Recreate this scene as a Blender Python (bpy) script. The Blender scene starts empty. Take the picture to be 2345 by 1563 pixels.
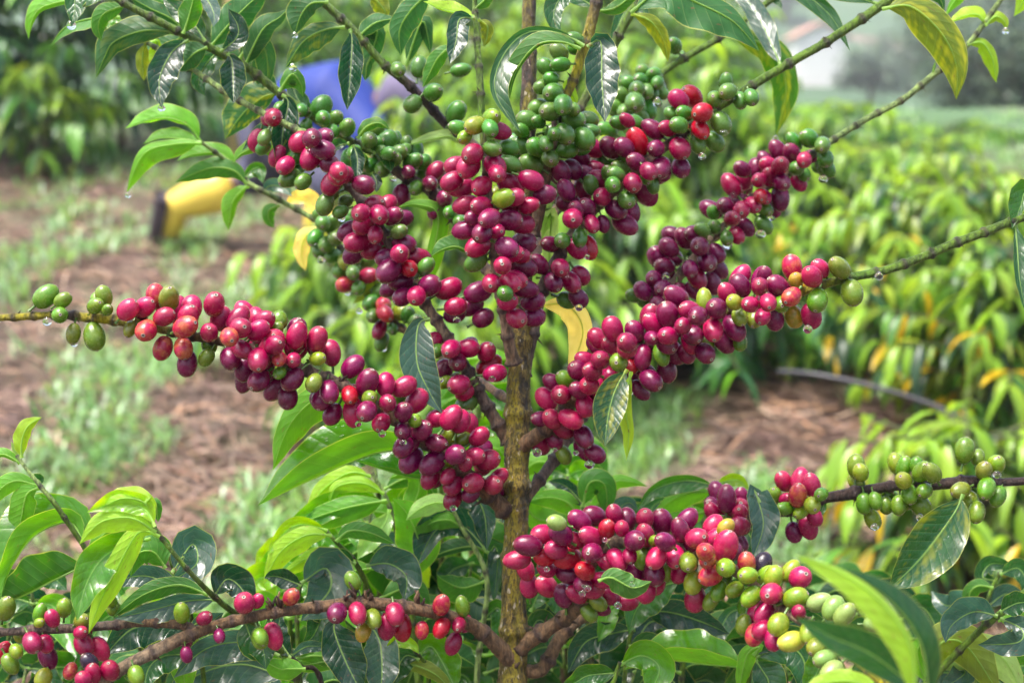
import bpy, bmesh, math, random
from mathutils import Vector, Matrix, noise
random.seed(7)
R_ = math.radians
SC = bpy.context.scene
COL = SC.collection

# ------------------------------------------------------------------ camera, sky, sun, exposure
CAM = Vector((0.0, 0.0, 1.0)); PITCH = R_(-10)
cd = bpy.data.cameras.new('camera'); cam = bpy.data.objects.new('camera', cd); COL.objects.link(cam)
cam.location = CAM; cam.rotation_euler = (R_(90) + PITCH, 0, 0)
cd.lens = 50; cd.sensor_width = 36; cd.clip_start = 0.02; cd.clip_end = 2000
cd.dof.use_dof = True; cd.dof.focus_distance = 0.80; cd.dof.aperture_fstop = 7.8
SC.camera = cam
w = bpy.data.worlds.new('World'); SC.world = w; w.use_nodes = True
nt = w.node_tree; bg = nt.nodes['Background']
sky = nt.nodes.new('ShaderNodeTexSky'); sky.sky_type = 'NISHITA'; sky.sun_disc = False
SUN_EL, SUN_AZ = R_(70), R_(-115)          # azimuth measured from +Y towards +X
sky.sun_elevation = SUN_EL; sky.sun_rotation = SUN_AZ
sky.dust_density = 6.0; sky.air_density = 1.0; sky.ozone_density = 1.0
nt.links.new(sky.outputs[0], bg.inputs[0]); bg.inputs[1].default_value = 0.10
sl = bpy.data.lights.new('sun', 'SUN'); sun = bpy.data.objects.new('sun', sl); COL.objects.link(sun)
sl.energy = 1.5; sl.angle = R_(20); sl.color = (1.0, 0.98, 0.95)
sdir = Vector((math.sin(SUN_AZ) * math.cos(SUN_EL), math.cos(SUN_AZ) * math.cos(SUN_EL), math.sin(SUN_EL)))
sun.rotation_euler = (-sdir).to_track_quat('-Z', 'Y').to_euler()
SC.view_settings.view_transform = 'Standard'; SC.view_settings.look = 'None'
SC.view_settings.exposure = 1.95; SC.view_settings.gamma = 1.0
SC.cycles.max_bounces = 8; SC.cycles.transparent_max_bounces = 8

# ------------------------------------------------------------------ helpers
RX = Vector((1, 0, 0)); FW = Vector((0, math.cos(PITCH), math.sin(PITCH))); UP = Vector((0, -math.sin(PITCH), math.cos(PITCH)))
K = 0.72 / 2345
def at(x, y, d):                               # photo pixel + distance along the view axis -> world point
    return CAM + d * (FW + RX * ((x - 1172.5) * K) + UP * ((781.5 - y) * K))
def smooth(me):
    for p in me.polygons: p.use_smooth = True
def mesh_obj(name, me, parent=None, mat=None):
    o = bpy.data.objects.new(name, me); COL.objects.link(o)
    if mat:
        for m in (mat if isinstance(mat, (list, tuple)) else [mat]): me.materials.append(m)
    if parent: attach(o, parent)
    return o
ROOTINV = {}
def attach(o, parent):
    o.parent = parent
    if parent.name in ROOTINV: o.matrix_parent_inverse = ROOTINV[parent.name]
def tag(o, label=None, cat=None, group=None, kind=None):
    if label: o['label'] = label
    if cat: o['category'] = cat
    if group: o['group'] = group
    if kind: o['kind'] = kind
    return o
def empty(name, loc, label=None, cat=None, group=None):
    o = bpy.data.objects.new(name, None); COL.objects.link(o); o.location = loc; o.empty_display_size = 0.1
    ROOTINV[o.name] = Matrix.Translation(-Vector(loc))
    return tag(o, label, cat, group)
def catmull(P, n):                             # P list of tuples (any length) -> n samples per span
    out = []
    for i in range(len(P) - 1):
        p0, p1, p2, p3 = P[max(i - 1, 0)], P[i], P[i + 1], P[min(i + 2, len(P) - 1)]
        for k in range(n):
            t = k / n
            out.append(tuple(0.5 * (2 * b + (c - a) * t + (2 * a - 5 * b + 4 * c - d) * t * t + (3 * b - a - 3 * c + d) * t ** 3)
                             for a, b, c, d in zip(p0, p1, p2, p3)))
    out.append(tuple(P[-1])); return out
def resample(P, n):
    L = [0]
    for a, b in zip(P, P[1:]): L.append(L[-1] + math.dist(a[:2], b[:2]) + 1e-9)
    out = []; j = 0
    for k in range(n):
        s = L[-1] * k / (n - 1)
        while j < len(P) - 2 and L[j + 1] < s: j += 1
        t = min(1, max(0, (s - L[j]) / (L[j + 1] - L[j])))
        out.append(tuple(a + (b - a) * t for a, b in zip(P[j], P[j + 1])))
    return out

class MB:                                      # mesh collector with a colour attribute
    def __init__(s): s.v = []; s.f = []; s.c = []; s.uv = []; s.mi = []
    def tube(s, pts, rad, cols, sides=10, jit=0.0, cap=True):
        b0 = len(s.v); n = len(pts); nrm = None
        for i, p in enumerate(pts):
            t = (pts[min(i + 1, n - 1)] - pts[max(i - 1, 0)]).normalized()
            if nrm is None: nrm = t.orthogonal().normalized()
            nrm = (nrm - t * nrm.dot(t)).normalized(); bn = t.cross(nrm)
            for k in range(sides):
                a = 2 * math.pi * k / sides
                r = rad[i] * (1 + (random.uniform(-jit, jit) if jit else 0))
                s.v.append(p + (nrm * math.cos(a) + bn * math.sin(a)) * r); s.c.append(cols[i])
        for i in range(n - 1):
            for k in range(sides):
                a = b0 + i * sides + k; b = b0 + i * sides + (k + 1) % sides
                s.f.append((a, b, b + sides, a + sides))
        if cap:
            s.f.append(tuple(b0 + k for k in reversed(range(sides)))); e = b0 + (n - 1) * sides
            s.f.append(tuple(e + k for k in range(sides)))
    def quad(s, pts, col):
        b = len(s.v); s.v += list(pts); s.c += [col] * len(pts); s.f.append(tuple(range(b, b + len(pts))))
    def strip(s, rows, col):                   # rows of equal length
        b = len(s.v); m = len(rows[0])
        for r in rows: s.v += list(r); s.c += [col] * m
        for i in range(len(rows) - 1):
            for k in range(m - 1):
                a = b + i * m + k; s.f.append((a, a + 1, a + m + 1, a + m))
    def mesh(s, name):
        me = bpy.data.meshes.new(name); me.from_pydata([tuple(v) for v in s.v], [], s.f)
        at_ = me.attributes.new('tint', 'FLOAT_COLOR', 'POINT')
        flat = []
        for c in s.c: flat += [c[0], c[1], c[2], 1.0]
        at_.data.foreach_set('color', flat); smooth(me); me.update(); return me

# ------------------------------------------------------------------ materials
def mat(name):
    m = bpy.data.materials.new(name); m.use_nodes = True; t = m.node_tree
    return m, t, t.nodes['Principled BSDF'], t.nodes['Material Output']
def N(t, typ, **kw):
    n = t.nodes.new(typ)
    for k, v in kw.items():
        if k[0] == '_': n.inputs[int(k[1:])].default_value = v
        else: setattr(n, k, v)
    return n
def lk(t, a, b): t.links.new(a, b)
def math_(t, op, a, b=None, c=None, clamp=False):
    n = N(t, 'ShaderNodeMath', operation=op); n.use_clamp = clamp
    for i, x in enumerate((a, b, c)):
        if x is None: continue
        if isinstance(x, (int, float)): n.inputs[i].default_value = x
        else: lk(t, x, n.inputs[i])
    return n.outputs[0]
def mixc(t, f, a, b, mode='MIX'):
    n = N(t, 'ShaderNodeMix', data_type='RGBA', blend_type=mode)
    for i, x in ((0, f), (6, a), (7, b)):
        if isinstance(x, (int, float)): n.inputs[i].default_value = x
        elif isinstance(x, tuple): n.inputs[i].default_value = x if len(x) == 4 else x + (1,)
        else: lk(t, x, n.inputs[i])
    return n.outputs[2]
def ramp(t, f, a, b):
    n = N(t, 'ShaderNodeMapRange'); lk(t, f, n.inputs[0]); n.inputs[1].default_value = a; n.inputs[2].default_value = b
    return n.outputs[0]
def noise_(t, scale, detail=3.0, vec=None, rough=0.5):
    n = N(t, 'ShaderNodeTexNoise'); n.inputs['Scale'].default_value = scale; n.inputs['Detail'].default_value = detail; n.inputs['Roughness'].default_value = rough
    if vec is not None: lk(t, vec, n.inputs['Vector'])
    return n.outputs[0]
def bump(t, h, strength, dist, to):
    n = N(t, 'ShaderNodeBump'); n.inputs['Strength'].default_value = strength; n.inputs['Distance'].default_value = dist
    lk(t, h, n.inputs['Height']); lk(t, n.outputs[0], to.inputs['Normal']); return n

# cherries: the object colour carries the ripeness, its alpha how much unripe blush is left
def cherry_mat():
    m, t, p, o = mat('coffee_cherry_skin')
    oi = N(t, 'ShaderNodeObjectInfo'); tc = N(t, 'ShaderNodeTexCoord')
    mp = N(t, 'ShaderNodeVectorMath', operation='ADD'); lk(t, tc.outputs['Object'], mp.inputs[0])
    cmb = N(t, 'ShaderNodeVectorMath', operation='SCALE'); cmb.inputs[0].default_value = (37, 53, 71); lk(t, oi.outputs['Random'], cmb.inputs['Scale']); lk(t, cmb.outputs[0], mp.inputs[1])
    v = mp.outputs[0]
    at_ = N(t, 'ShaderNodeAttribute', attribute_name='tip'); tip = at_.outputs['Fac']
    blot = ramp(t, noise_(t, 1.3, 2, v), 0.42, 0.6)
    streak = N(t, 'ShaderNodeMapping'); streak.inputs['Scale'].default_value = (7, 7, 1.0); lk(t, v, streak.inputs[0])
    fine = noise_(t, 2.0, 3, streak.outputs[0])
    blush = math_(t, 'MULTIPLY', math_(t, 'ADD', blot, math_(t, 'MULTIPLY_ADD', fine, 0.7, -0.35)), oi.outputs['Alpha'], clamp=True)
    c = mixc(t, blush, oi.outputs['Color'], (0.60, 0.27, 0.02))
    var = N(t, 'ShaderNodeHueSaturation'); lk(t, c, var.inputs['Color'])
    lk(t, math_(t, 'MULTIPLY_ADD', noise_(t, 1.1, 3, v), 0.9, 0.55), var.inputs['Value'])
    c = var.outputs[0]
    # pale bloom and fine scratches of dried rain
    bl = ramp(t, noise_(t, 2.2, 4, v, 0.7), 0.5, 0.8)
    c = mixc(t, math_(t, 'MULTIPLY', bl, 0.04), c, (0.55, 0.42, 0.48))
    scar = ramp(t, noise_(t, 4.5, 3, v, 0.6), 0.66, 0.72)
    c = mixc(t, math_(t, 'MULTIPLY', scar, 0.45), c, (0.10, 0.045, 0.03))
    halo = ramp(t, tip, 0.86, 0.97)
    c = mixc(t, math_(t, 'MULTIPLY', halo, 0.12), c, (0.45, 0.22, 0.06))
    ring = ramp(t, tip, 0.972, 0.978)
    c = mixc(t, ring, c, (0.30, 0.25, 0.20))
    dark = ramp(t, tip, 0.993, 0.996)
    c = mixc(t, dark, c, (0.045, 0.03, 0.025))
    stk = N(t, 'ShaderNodeAttribute', attribute_name='stalk').outputs['Fac']
    c = mixc(t, stk, c, (0.09, 0.17, 0.03))
    lk(t, c, p.inputs['Base Color'])
    r = math_(t, 'MULTIPLY_ADD', noise_(t, 2.6, 4, v, 0.7), 0.42, 0.04)
    lk(t, math_(t, 'ADD', r, math_(t, 'MULTIPLY', ring, 0.3)), p.inputs['Roughness'])
    p.inputs['Specular IOR Level'].default_value = 0.4
    p.inputs['Coat Weight'].default_value = 0.3; p.inputs['Coat Roughness'].default_value = 0.06
    p.inputs['Subsurface Weight'].default_value = 0.0
    bump(t, noise_(t, 9, 3, v), 0.12, 0.05, p)
    return m
M_CH = cherry_mat()

def leaf_mat(name, uvless=False):
    m, t, p, o = mat(name)
    oi = N(t, 'ShaderNodeObjectInfo'); tc = N(t, 'ShaderNodeTexCoord'); geo = N(t, 'ShaderNodeNewGeometry')
    uv = N(t, 'ShaderNodeSeparateXYZ'); lk(t, tc.outputs['UV'], uv.inputs[0])
    off = N(t, 'ShaderNodeVectorMath', operation='SCALE'); off.inputs[0].default_value = (17, 29, 43); lk(t, oi.outputs['Random'], off.inputs['Scale'])
    ad = N(t, 'ShaderNodeVectorMath', operation='ADD'); lk(t, tc.outputs['UV'], ad.inputs[0]); lk(t, off.outputs[0], ad.inputs[1])
    u = uv.outputs[0]; vv = math_(t, 'ABSOLUTE', math_(t, 'MULTIPLY_ADD', uv.outputs[1], 2.0, -1.0))
    ph = math_(t, 'SUBTRACT', math_(t, 'MULTIPLY', u, 11.0), math_(t, 'MULTIPLY', vv, 1.7))
    tri = math_(t, 'ABSOLUTE', math_(t, 'SUBTRACT', math_(t, 'FRACT', ph), 0.5))      # 0.5 at a side vein
    vein = ramp(t, tri, 0.455, 0.495)
    mid = ramp(t, vv, 0.055, 0.025)
    edge = ramp(t, vv, 0.95, 0.985)
    nz = noise_(t, 5.0, 4, ad.outputs[0], 0.6)
    base = oi.outputs['Color']
    hs = N(t, 'ShaderNodeHueSaturation'); lk(t, base, hs.inputs['Color']); lk(t, math_(t, 'MULTIPLY_ADD', nz, 0.9, 0.55), hs.inputs['Value'])
    top = hs.outputs[0]
    top = mixc(t, math_(t, 'MULTIPLY', vein, 0.24), top, (0.16, 0.26, 0.06))
    top = mixc(t, math_(t, 'MULTIPLY', mid, 0.7), top, (0.17, 0.30, 0.06))
    # yellowing between the side veins, as much as the alpha of the object colour asks
    sp = ramp(t, math_(t, 'ADD', noise_(t, 4.2, 2, ad.outputs[0]), math_(t, 'MULTIPLY', math_(t, 'SUBTRACT', 0.5, tri), 0.22)), 0.54, 0.78)
    spf = math_(t, 'MULTIPLY', math_(t, 'MULTIPLY', sp, oi.outputs['Alpha']), 0.75)
    top = mixc(t, spf, top, (0.34, 0.36, 0.015))
    top = mixc(t, math_(t, 'MULTIPLY', edge, 0.6), top, (0.34, 0.38, 0.08))
    # brown specks
    speck = ramp(t, noise_(t, 14, 2, ad.outputs[0]), 0.68, 0.73)
    top = mixc(t, math_(t, 'MULTIPLY', speck, 0.6), top, (0.12, 0.06, 0.02))
    und = N(t, 'ShaderNodeHueSaturation'); lk(t, top, und.inputs['Color']); und.inputs['Saturation'].default_value = 0.95; und.inputs['Value'].default_value = 1.75; und.inputs['Hue'].default_value = 0.488
    c = mixc(t, geo.outputs['Backfacing'], top, und.outputs[0])
    lk(t, c, p.inputs['Base Color'])
    rr = ramp(t, noise_(t, 7, 4, ad.outputs[0], 0.65), 0.35, 0.75)
    rough = math_(t, 'MULTIPLY_ADD', rr, 0.32, 0.15)
    lk(t, math_(t, 'ADD', rough, math_(t, 'MULTIPLY', geo.outputs['Backfacing'], 0.3)), p.inputs['Roughness'])
    p.inputs['Specular IOR Level'].default_value = 0.6; lk(t, math_(t, 'MULTIPLY_ADD', geo.outputs['Backfacing'], -0.4, 0.4), p.inputs['Coat Weight']); p.inputs['Coat Roughness'].default_value = 0.08
    # puckered blade, rain beads
    puck = math_(t, 'MULTIPLY', math_(t, 'POWER', math_(t, 'MULTIPLY', tri, 2.0), 3.0), -1.0)
    vo = N(t, 'ShaderNodeTexVoronoi'); vo.inputs['Scale'].default_value = 26; lk(t, ad.outputs[0], vo.inputs['Vector'])
    bead = math_(t, 'MULTIPLY', ramp(t, vo.outputs['Distance'], 0.28, 0.12), ramp(t, noise_(t, 3.0, 2, ad.outputs[0]), 0.5, 0.58))
    h = math_(t, 'ADD', math_(t, 'MULTIPLY', puck, 0.28), math_(t, 'MULTIPLY', bead, 0.35))
    h = math_(t, 'ADD', h, math_(t, 'MULTIPLY', nz, 0.7))
    b = bump(t, h, 0.40, 0.0018, p)
    tr = N(t, 'ShaderNodeBsdfTranslucent')
    tcol = N(t, 'ShaderNodeHueSaturation'); lk(t, top, tcol.inputs['Color']); tcol.inputs['Hue'].default_value = 0.475; tcol.inputs['Value'].default_value = 3.6; tcol.inputs['Saturation'].default_value = 1.1
    lk(t, tcol.outputs[0], tr.inputs['Color'])
    ms = N(t, 'ShaderNodeMixShader', _0=0.44); lk(t, p.outputs[0], ms.inputs[1]); lk(t, tr.outputs[0], ms.inputs[2]); lk(t, ms.outputs[0], o.inputs['Surface'])
    return m
M_LF = leaf_mat('coffee_leaf')

def tint_leaf_mat(name, rough=0.35, trans=0.35):
    m, t, p, o = mat(name)
    a = N(t, 'ShaderNodeAttribute', attribute_name='tint')
    lk(t, a.outputs['Color'], p.inputs['Base Color']); p.inputs['Roughness'].default_value = rough
    tr = N(t, 'ShaderNodeBsdfTranslucent')
    tc_ = N(t, 'ShaderNodeHueSaturation'); lk(t, a.outputs['Color'], tc_.inputs['Color']); tc_.inputs['Value'].default_value = 2.2; tc_.inputs['Hue'].default_value = 0.475
    lk(t, tc_.outputs[0], tr.inputs['Color'])
    ms = N(t, 'ShaderNodeMixShader', _0=trans); lk(t, p.outputs[0], ms.inputs[1]); lk(t, tr.outputs[0], ms.inputs[2]); lk(t, ms.outputs[0], o.inputs['Surface'])
    return m
M_BL = tint_leaf_mat('shrub_foliage', 0.34, 0.35)
M_GR = tint_leaf_mat('grass_blades', 0.3, 0.3)
M_ST = tint_leaf_mat('dry_straw', 0.6, 0.1)

def bark_mat(name, scale, moss):
    m, t, p, o = mat(name)
    a = N(t, 'ShaderNodeAttribute', attribute_name='tint'); tc = N(t, 'ShaderNodeTexCoord')
    mp = N(t, 'ShaderNodeMapping'); mp.inputs['Scale'].default_value = (1, 1, 0.3); lk(t, tc.outputs['Object'], mp.inputs[0]); v = mp.outputs[0]
    n1 = noise_(t, scale, 6, v, 0.7); n2 = noise_(t, scale * 3.1, 5, v, 0.7); n3 = noise_(t, scale * 0.4, 3, v)
    c = mixc(t, ramp(t, n1, 0.42, 0.60), (0.12, 0.11, 0.10) if moss else (.5, .5, .5), (2.1, 1.9, 1.6) if moss else (1.45, 1.4, 1.3))
    c = mixc(t, 1.0, a.outputs['Color'], c, 'MULTIPLY')
    if moss:
        c = mixc(t, math_(t, 'MULTIPLY', ramp(t, n3, 0.45, 0.58), 0.7), c, (0.30, 0.25, 0.012))
        c = mixc(t, math_(t, 'MULTIPLY', ramp(t, n2, 0.5, 0.56), 0.75), c, (0.035, 0.028, 0.018))
        c = mixc(t, ramp(t, noise_(t, scale * 1.7, 2, v), 0.66, 0.69), c, (0.42, 0.36, 0.26))
    else:
        c = mixc(t, math_(t, 'MULTIPLY', ramp(t, n2, 0.6, 0.68), 0.5), c, (0.3, 0.26, 0.2))
    lk(t, c, p.inputs['Base Color']); lk(t, math_(t, 'MULTIPLY_ADD', n2, 0.5, 0.15), p.inputs['Roughness'])
    bump(t, math_(t, 'ADD', n1, math_(t, 'MULTIPLY', n2, 0.5)), 0.9, 0.004, p)
    return m
M_TRUNK = bark_mat('trunk_bark', 240, True)
M_BARK = bark_mat('branch_bark', 380, False)

def plain(name, col, rough=0.6, var=0.3, scale=8.0, spec=0.5):
    m, t, p, o = mat(name); tc = N(t, 'ShaderNodeTexCoord')
    n = noise_(t, scale, 4, tc.outputs['Object'])
    lk(t, mixc(t, ramp(t, n, 0.3, 0.7), tuple(x * (1 - var) for x in col), tuple(min(1, x * (1 + var)) for x in col)), p.inputs['Base Color'])
    p.inputs['Roughness'].default_value = rough; p.inputs['Specular IOR Level'].default_value = spec
    bump(t, n, 0.3, 0.01, p); return m
def water_mat():
    m, t, p, o = mat('rain_water')
    p.inputs['Base Color'].default_value = (1, 1, 1, 1); p.inputs['Transmission Weight'].default_value = 1.0
    p.inputs['Roughness'].default_value = 0.0; p.inputs['IOR'].default_value = 1.33; return m
M_W = water_mat()

def ground_mat():
    m, t, p, o = mat('wet_soil_and_pasture'); tc = N(t, 'ShaderNodeTexCoord'); v = tc.outputs['Object']
    sx = N(t, 'ShaderNodeSeparateXYZ'); lk(t, v, sx.inputs[0])
    dv = N(t, 'ShaderNodeMapping'); dv.inputs['Scale'].default_value = (1.6, .75, 1); dv.inputs['Rotation'].default_value = (0, 0, .5); lk(t, v, dv.inputs[0]); n1 = noise_(t, 1.3, 5, dv.outputs[0], 0.6); n2 = noise_(t, 14, 6, v, 0.7); n3 = noise_(t, 0.09, 5, v, 0.65)
    soil = mixc(t, ramp(t, n2, 0.35, 0.65), (0.032, 0.018, 0.017), (0.15, 0.088, 0.072))
    soil = mixc(t, math_(t, 'MULTIPLY', ramp(t, n1, 0.48, 0.62), 0.45), soil, (0.13, 0.17, 0.07))
    far = mixc(t, ramp(t, n3, 0.40, 0.6), (0.035, 0.085, 0.032), (0.075, 0.15, 0.05))
    far = mixc(t, ramp(t, noise_(t, 0.11, 3, v), 0.58, 0.66), far, (0.20, 0.15, 0.11))
    far = mixc(t, ramp(t, noise_(t, 0.4, 3, v), 0.6, 0.7), far, (0.05, 0.09, 0.035))
    c = mixc(t, ramp(t, sx.outputs[1], 6.0, 9.0), soil, far)
    lk(t, c, p.inputs['Base Color']); p.inputs['Roughness'].default_value = 0.75
    bump(t, n2, 0.7, 0.03, p); return m
M_GND = ground_mat()

# ------------------------------------------------------------------ the ground and the far hillside
def gz(x, y):
    a = 0.13 + 0.115 * (min(y, 9.5) - 2)                       # the slope the rows stand on
    a -= 0.026 * max(-3, min(0, x)) * min(1, max(0, (y - 1) / 3))
    a -= 0.035 * max(0, x) * min(1, max(0, (y - 1) / 3))
    if y > 9.5: a += -0.06 * min(y - 9.5, 12)
    if y > 30: a += 0.027 * (min(y, 95) - 30)
    if y > 95: a += 0.16 * (y - 95)
    if y < 1: a = min(a, 0.02)
    b = 0.035 * noise.noise((x * 1.1, y * 1.1, 0)) + 0.014 * noise.noise((x * 4, y * 4, 3.0))
    if y > 25: b += 0.03 * min(y, 200) / 10 * noise.noise((x * 0.03, y * 0.03, 9.0)) * 3
    return a + b
def frange(a, b, s):
    out = []
    while a < b: out.append(a); a += s
    return out
ys = [-40, -20, -8, -3] + frange(-1, 8, 0.09) + frange(8, 14, 0.4) + frange(14, 40, 1.5) + frange(40, 120, 5) + frange(120, 281, 20)
xs = [-300, -200, -130, -80, -50, -30, -18, -11, -7] + frange(-5, 5, 0.09) + [5, 7, 11, 18, 30, 50, 80, 130, 200, 300]
me = bpy.data.meshes.new('ground')
V = [(x, y, gz(x, y)) for y in ys for x in xs]; nx = len(xs); V0 = V
me.from_pydata(V, [], [(j * nx + i, j * nx + i + 1, (j + 1) * nx + i + 1, (j + 1) * nx + i) for j in range(len(ys) - 1) for i in range(nx - 1)])
smooth(me); ground = mesh_obj('ground', me, None, M_GND); ground['kind'] = 'structure'

def hit(x, y, dmax=60):                                         # where a pixel's line of sight meets the ground
    d = 0.5
    while d < dmax:
        p = at(x, y, d)
        if p.z < gz(p.x, p.y): return p
        d *= 1.012
    return at(x, y, dmax)

# ------------------------------------------------------------------ cherries
def cherry_mesh(el, fat, seed):
    rnd = random.Random(seed); NS, NR = 20, 15; bm_v = []; tips = []; stk = []; F = []
    prof = []
    for i in range(NR):
        a = math.pi * (i + 0.35) / NR
        prof.append((math.sin(a) ** 0.92, -math.cos(a) * el))
    prof = [(r, z) for r, z in prof]
    zt = prof[-1][1]
    prof[-1] = (0.20, el * 0.985)
    prof += [(0.165, el * 1.01), (0.135, el * 1.015), (0.10, el * 0.985), (0.055, el * 0.975)]
    lob = rnd.uniform(0.0, 0.05); ax = rnd.uniform(0.92, 1.0)
    for r, z in prof:
        for k in range(NS):
            a = 2 * math.pi * k / NS
            rr = r * (1 + fat * z / el * 0.5) * (1 - lob * abs(math.cos(a)) ** 6)
            bm_v.append((rr * math.cos(a) * ax, rr * math.sin(a), z))
    n = len(prof)
    T = []
    for j, (r, z) in enumerate(prof):
        if j < 15 - 1: T += [0.5 + 0.46 * z / el] * NS
        else: T += [{14: 0.968, 15: 0.985, 16: 0.986, 17: 0.99, 18: 1.0}[j]] * NS
    for j in range(n - 1):
        for k in range(NS):
            F.append((j * NS + k, j * NS + (k + 1) % NS, (j + 1) * NS + (k + 1) % NS, (j + 1) * NS + k))
    F.append(tuple((n - 1) * NS + k for k in range(NS))); F.append(tuple(reversed(range(NS))))
    S = [0.0] * len(bm_v)
    b = len(bm_v); bend = rnd.uniform(-0.2, 0.2)
    for j in range(4):
        for k in range(6):
            a = 2 * math.pi * k / 6; rr = 0.13 + (0.05 if j == 3 else 0)
            bm_v.append((rr * math.cos(a) + bend * j * j / 9, rr * math.sin(a), -el * 0.93 - j * 0.26)); S.append(1.0); T.append(0.0)
    for j in range(3):
        for k in range(6): F.append((b + j * 6 + k, b + (j + 1) * 6 + k, b + (j + 1) * 6 + (k + 1) % 6, b + j * 6 + (k + 1) % 6))
    me = bpy.data.meshes.new('cherry'); me.from_pydata(bm_v, [], F)
    me.attributes.new('tip', 'FLOAT', 'POINT').data.foreach_set('value', T)
    me.attributes.new('stalk', 'FLOAT', 'POINT').data.foreach_set('value', S)
    smooth(me); me.materials.append(M_CH); me.update(); return me
CM = [cherry_mesh(e, f, i) for i, (e, f) in enumerate([(1.24, 0.0), (1.3, 0.1), (1.38, -0.08), (1.17, 0.05), (1.33, -0.12), (1.27, 0.12)])]
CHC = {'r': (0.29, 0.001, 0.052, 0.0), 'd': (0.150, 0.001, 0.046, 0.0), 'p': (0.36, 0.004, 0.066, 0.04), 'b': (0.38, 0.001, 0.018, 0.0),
       'o': (0.38, 0.006, 0.045, 0.30), 'g': (0.070, 0.190, 0.020, 0.0), 'h': (0.115, 0.215, 0.012, 0.05), 'y': (0.19, 0.29, 0.014, 0.1), 'l': (0.19, 0.29, 0.07, 0.0),
       'v': (0.33, 0.24, 0.02, 0.4), 'n': (0.018, 0.008, 0.02, 0.0), 'w': (0.46, 0.42, 0.05, 0.2)}
CHL = {'o': 'half ripe cherry flushed orange and red', 'g': 'unripe green cherry', 'h': 'unripe green cherry', 'y': 'unripe yellow green cherry', 'l': 'pale green unripe cherry',
       'v': 'olive yellow cherry turning ripe', 'n': 'overripe blackish cherry', 'w': 'yellow cherry'}
ALLCH = []
def parse(s):
    out = []
    for tok in s.split():
        q = tok.split(','); out.append((float(q[0]), float(q[1]), q[2], float(q[3]) if len(q) > 3 else 0))
    return out

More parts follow.
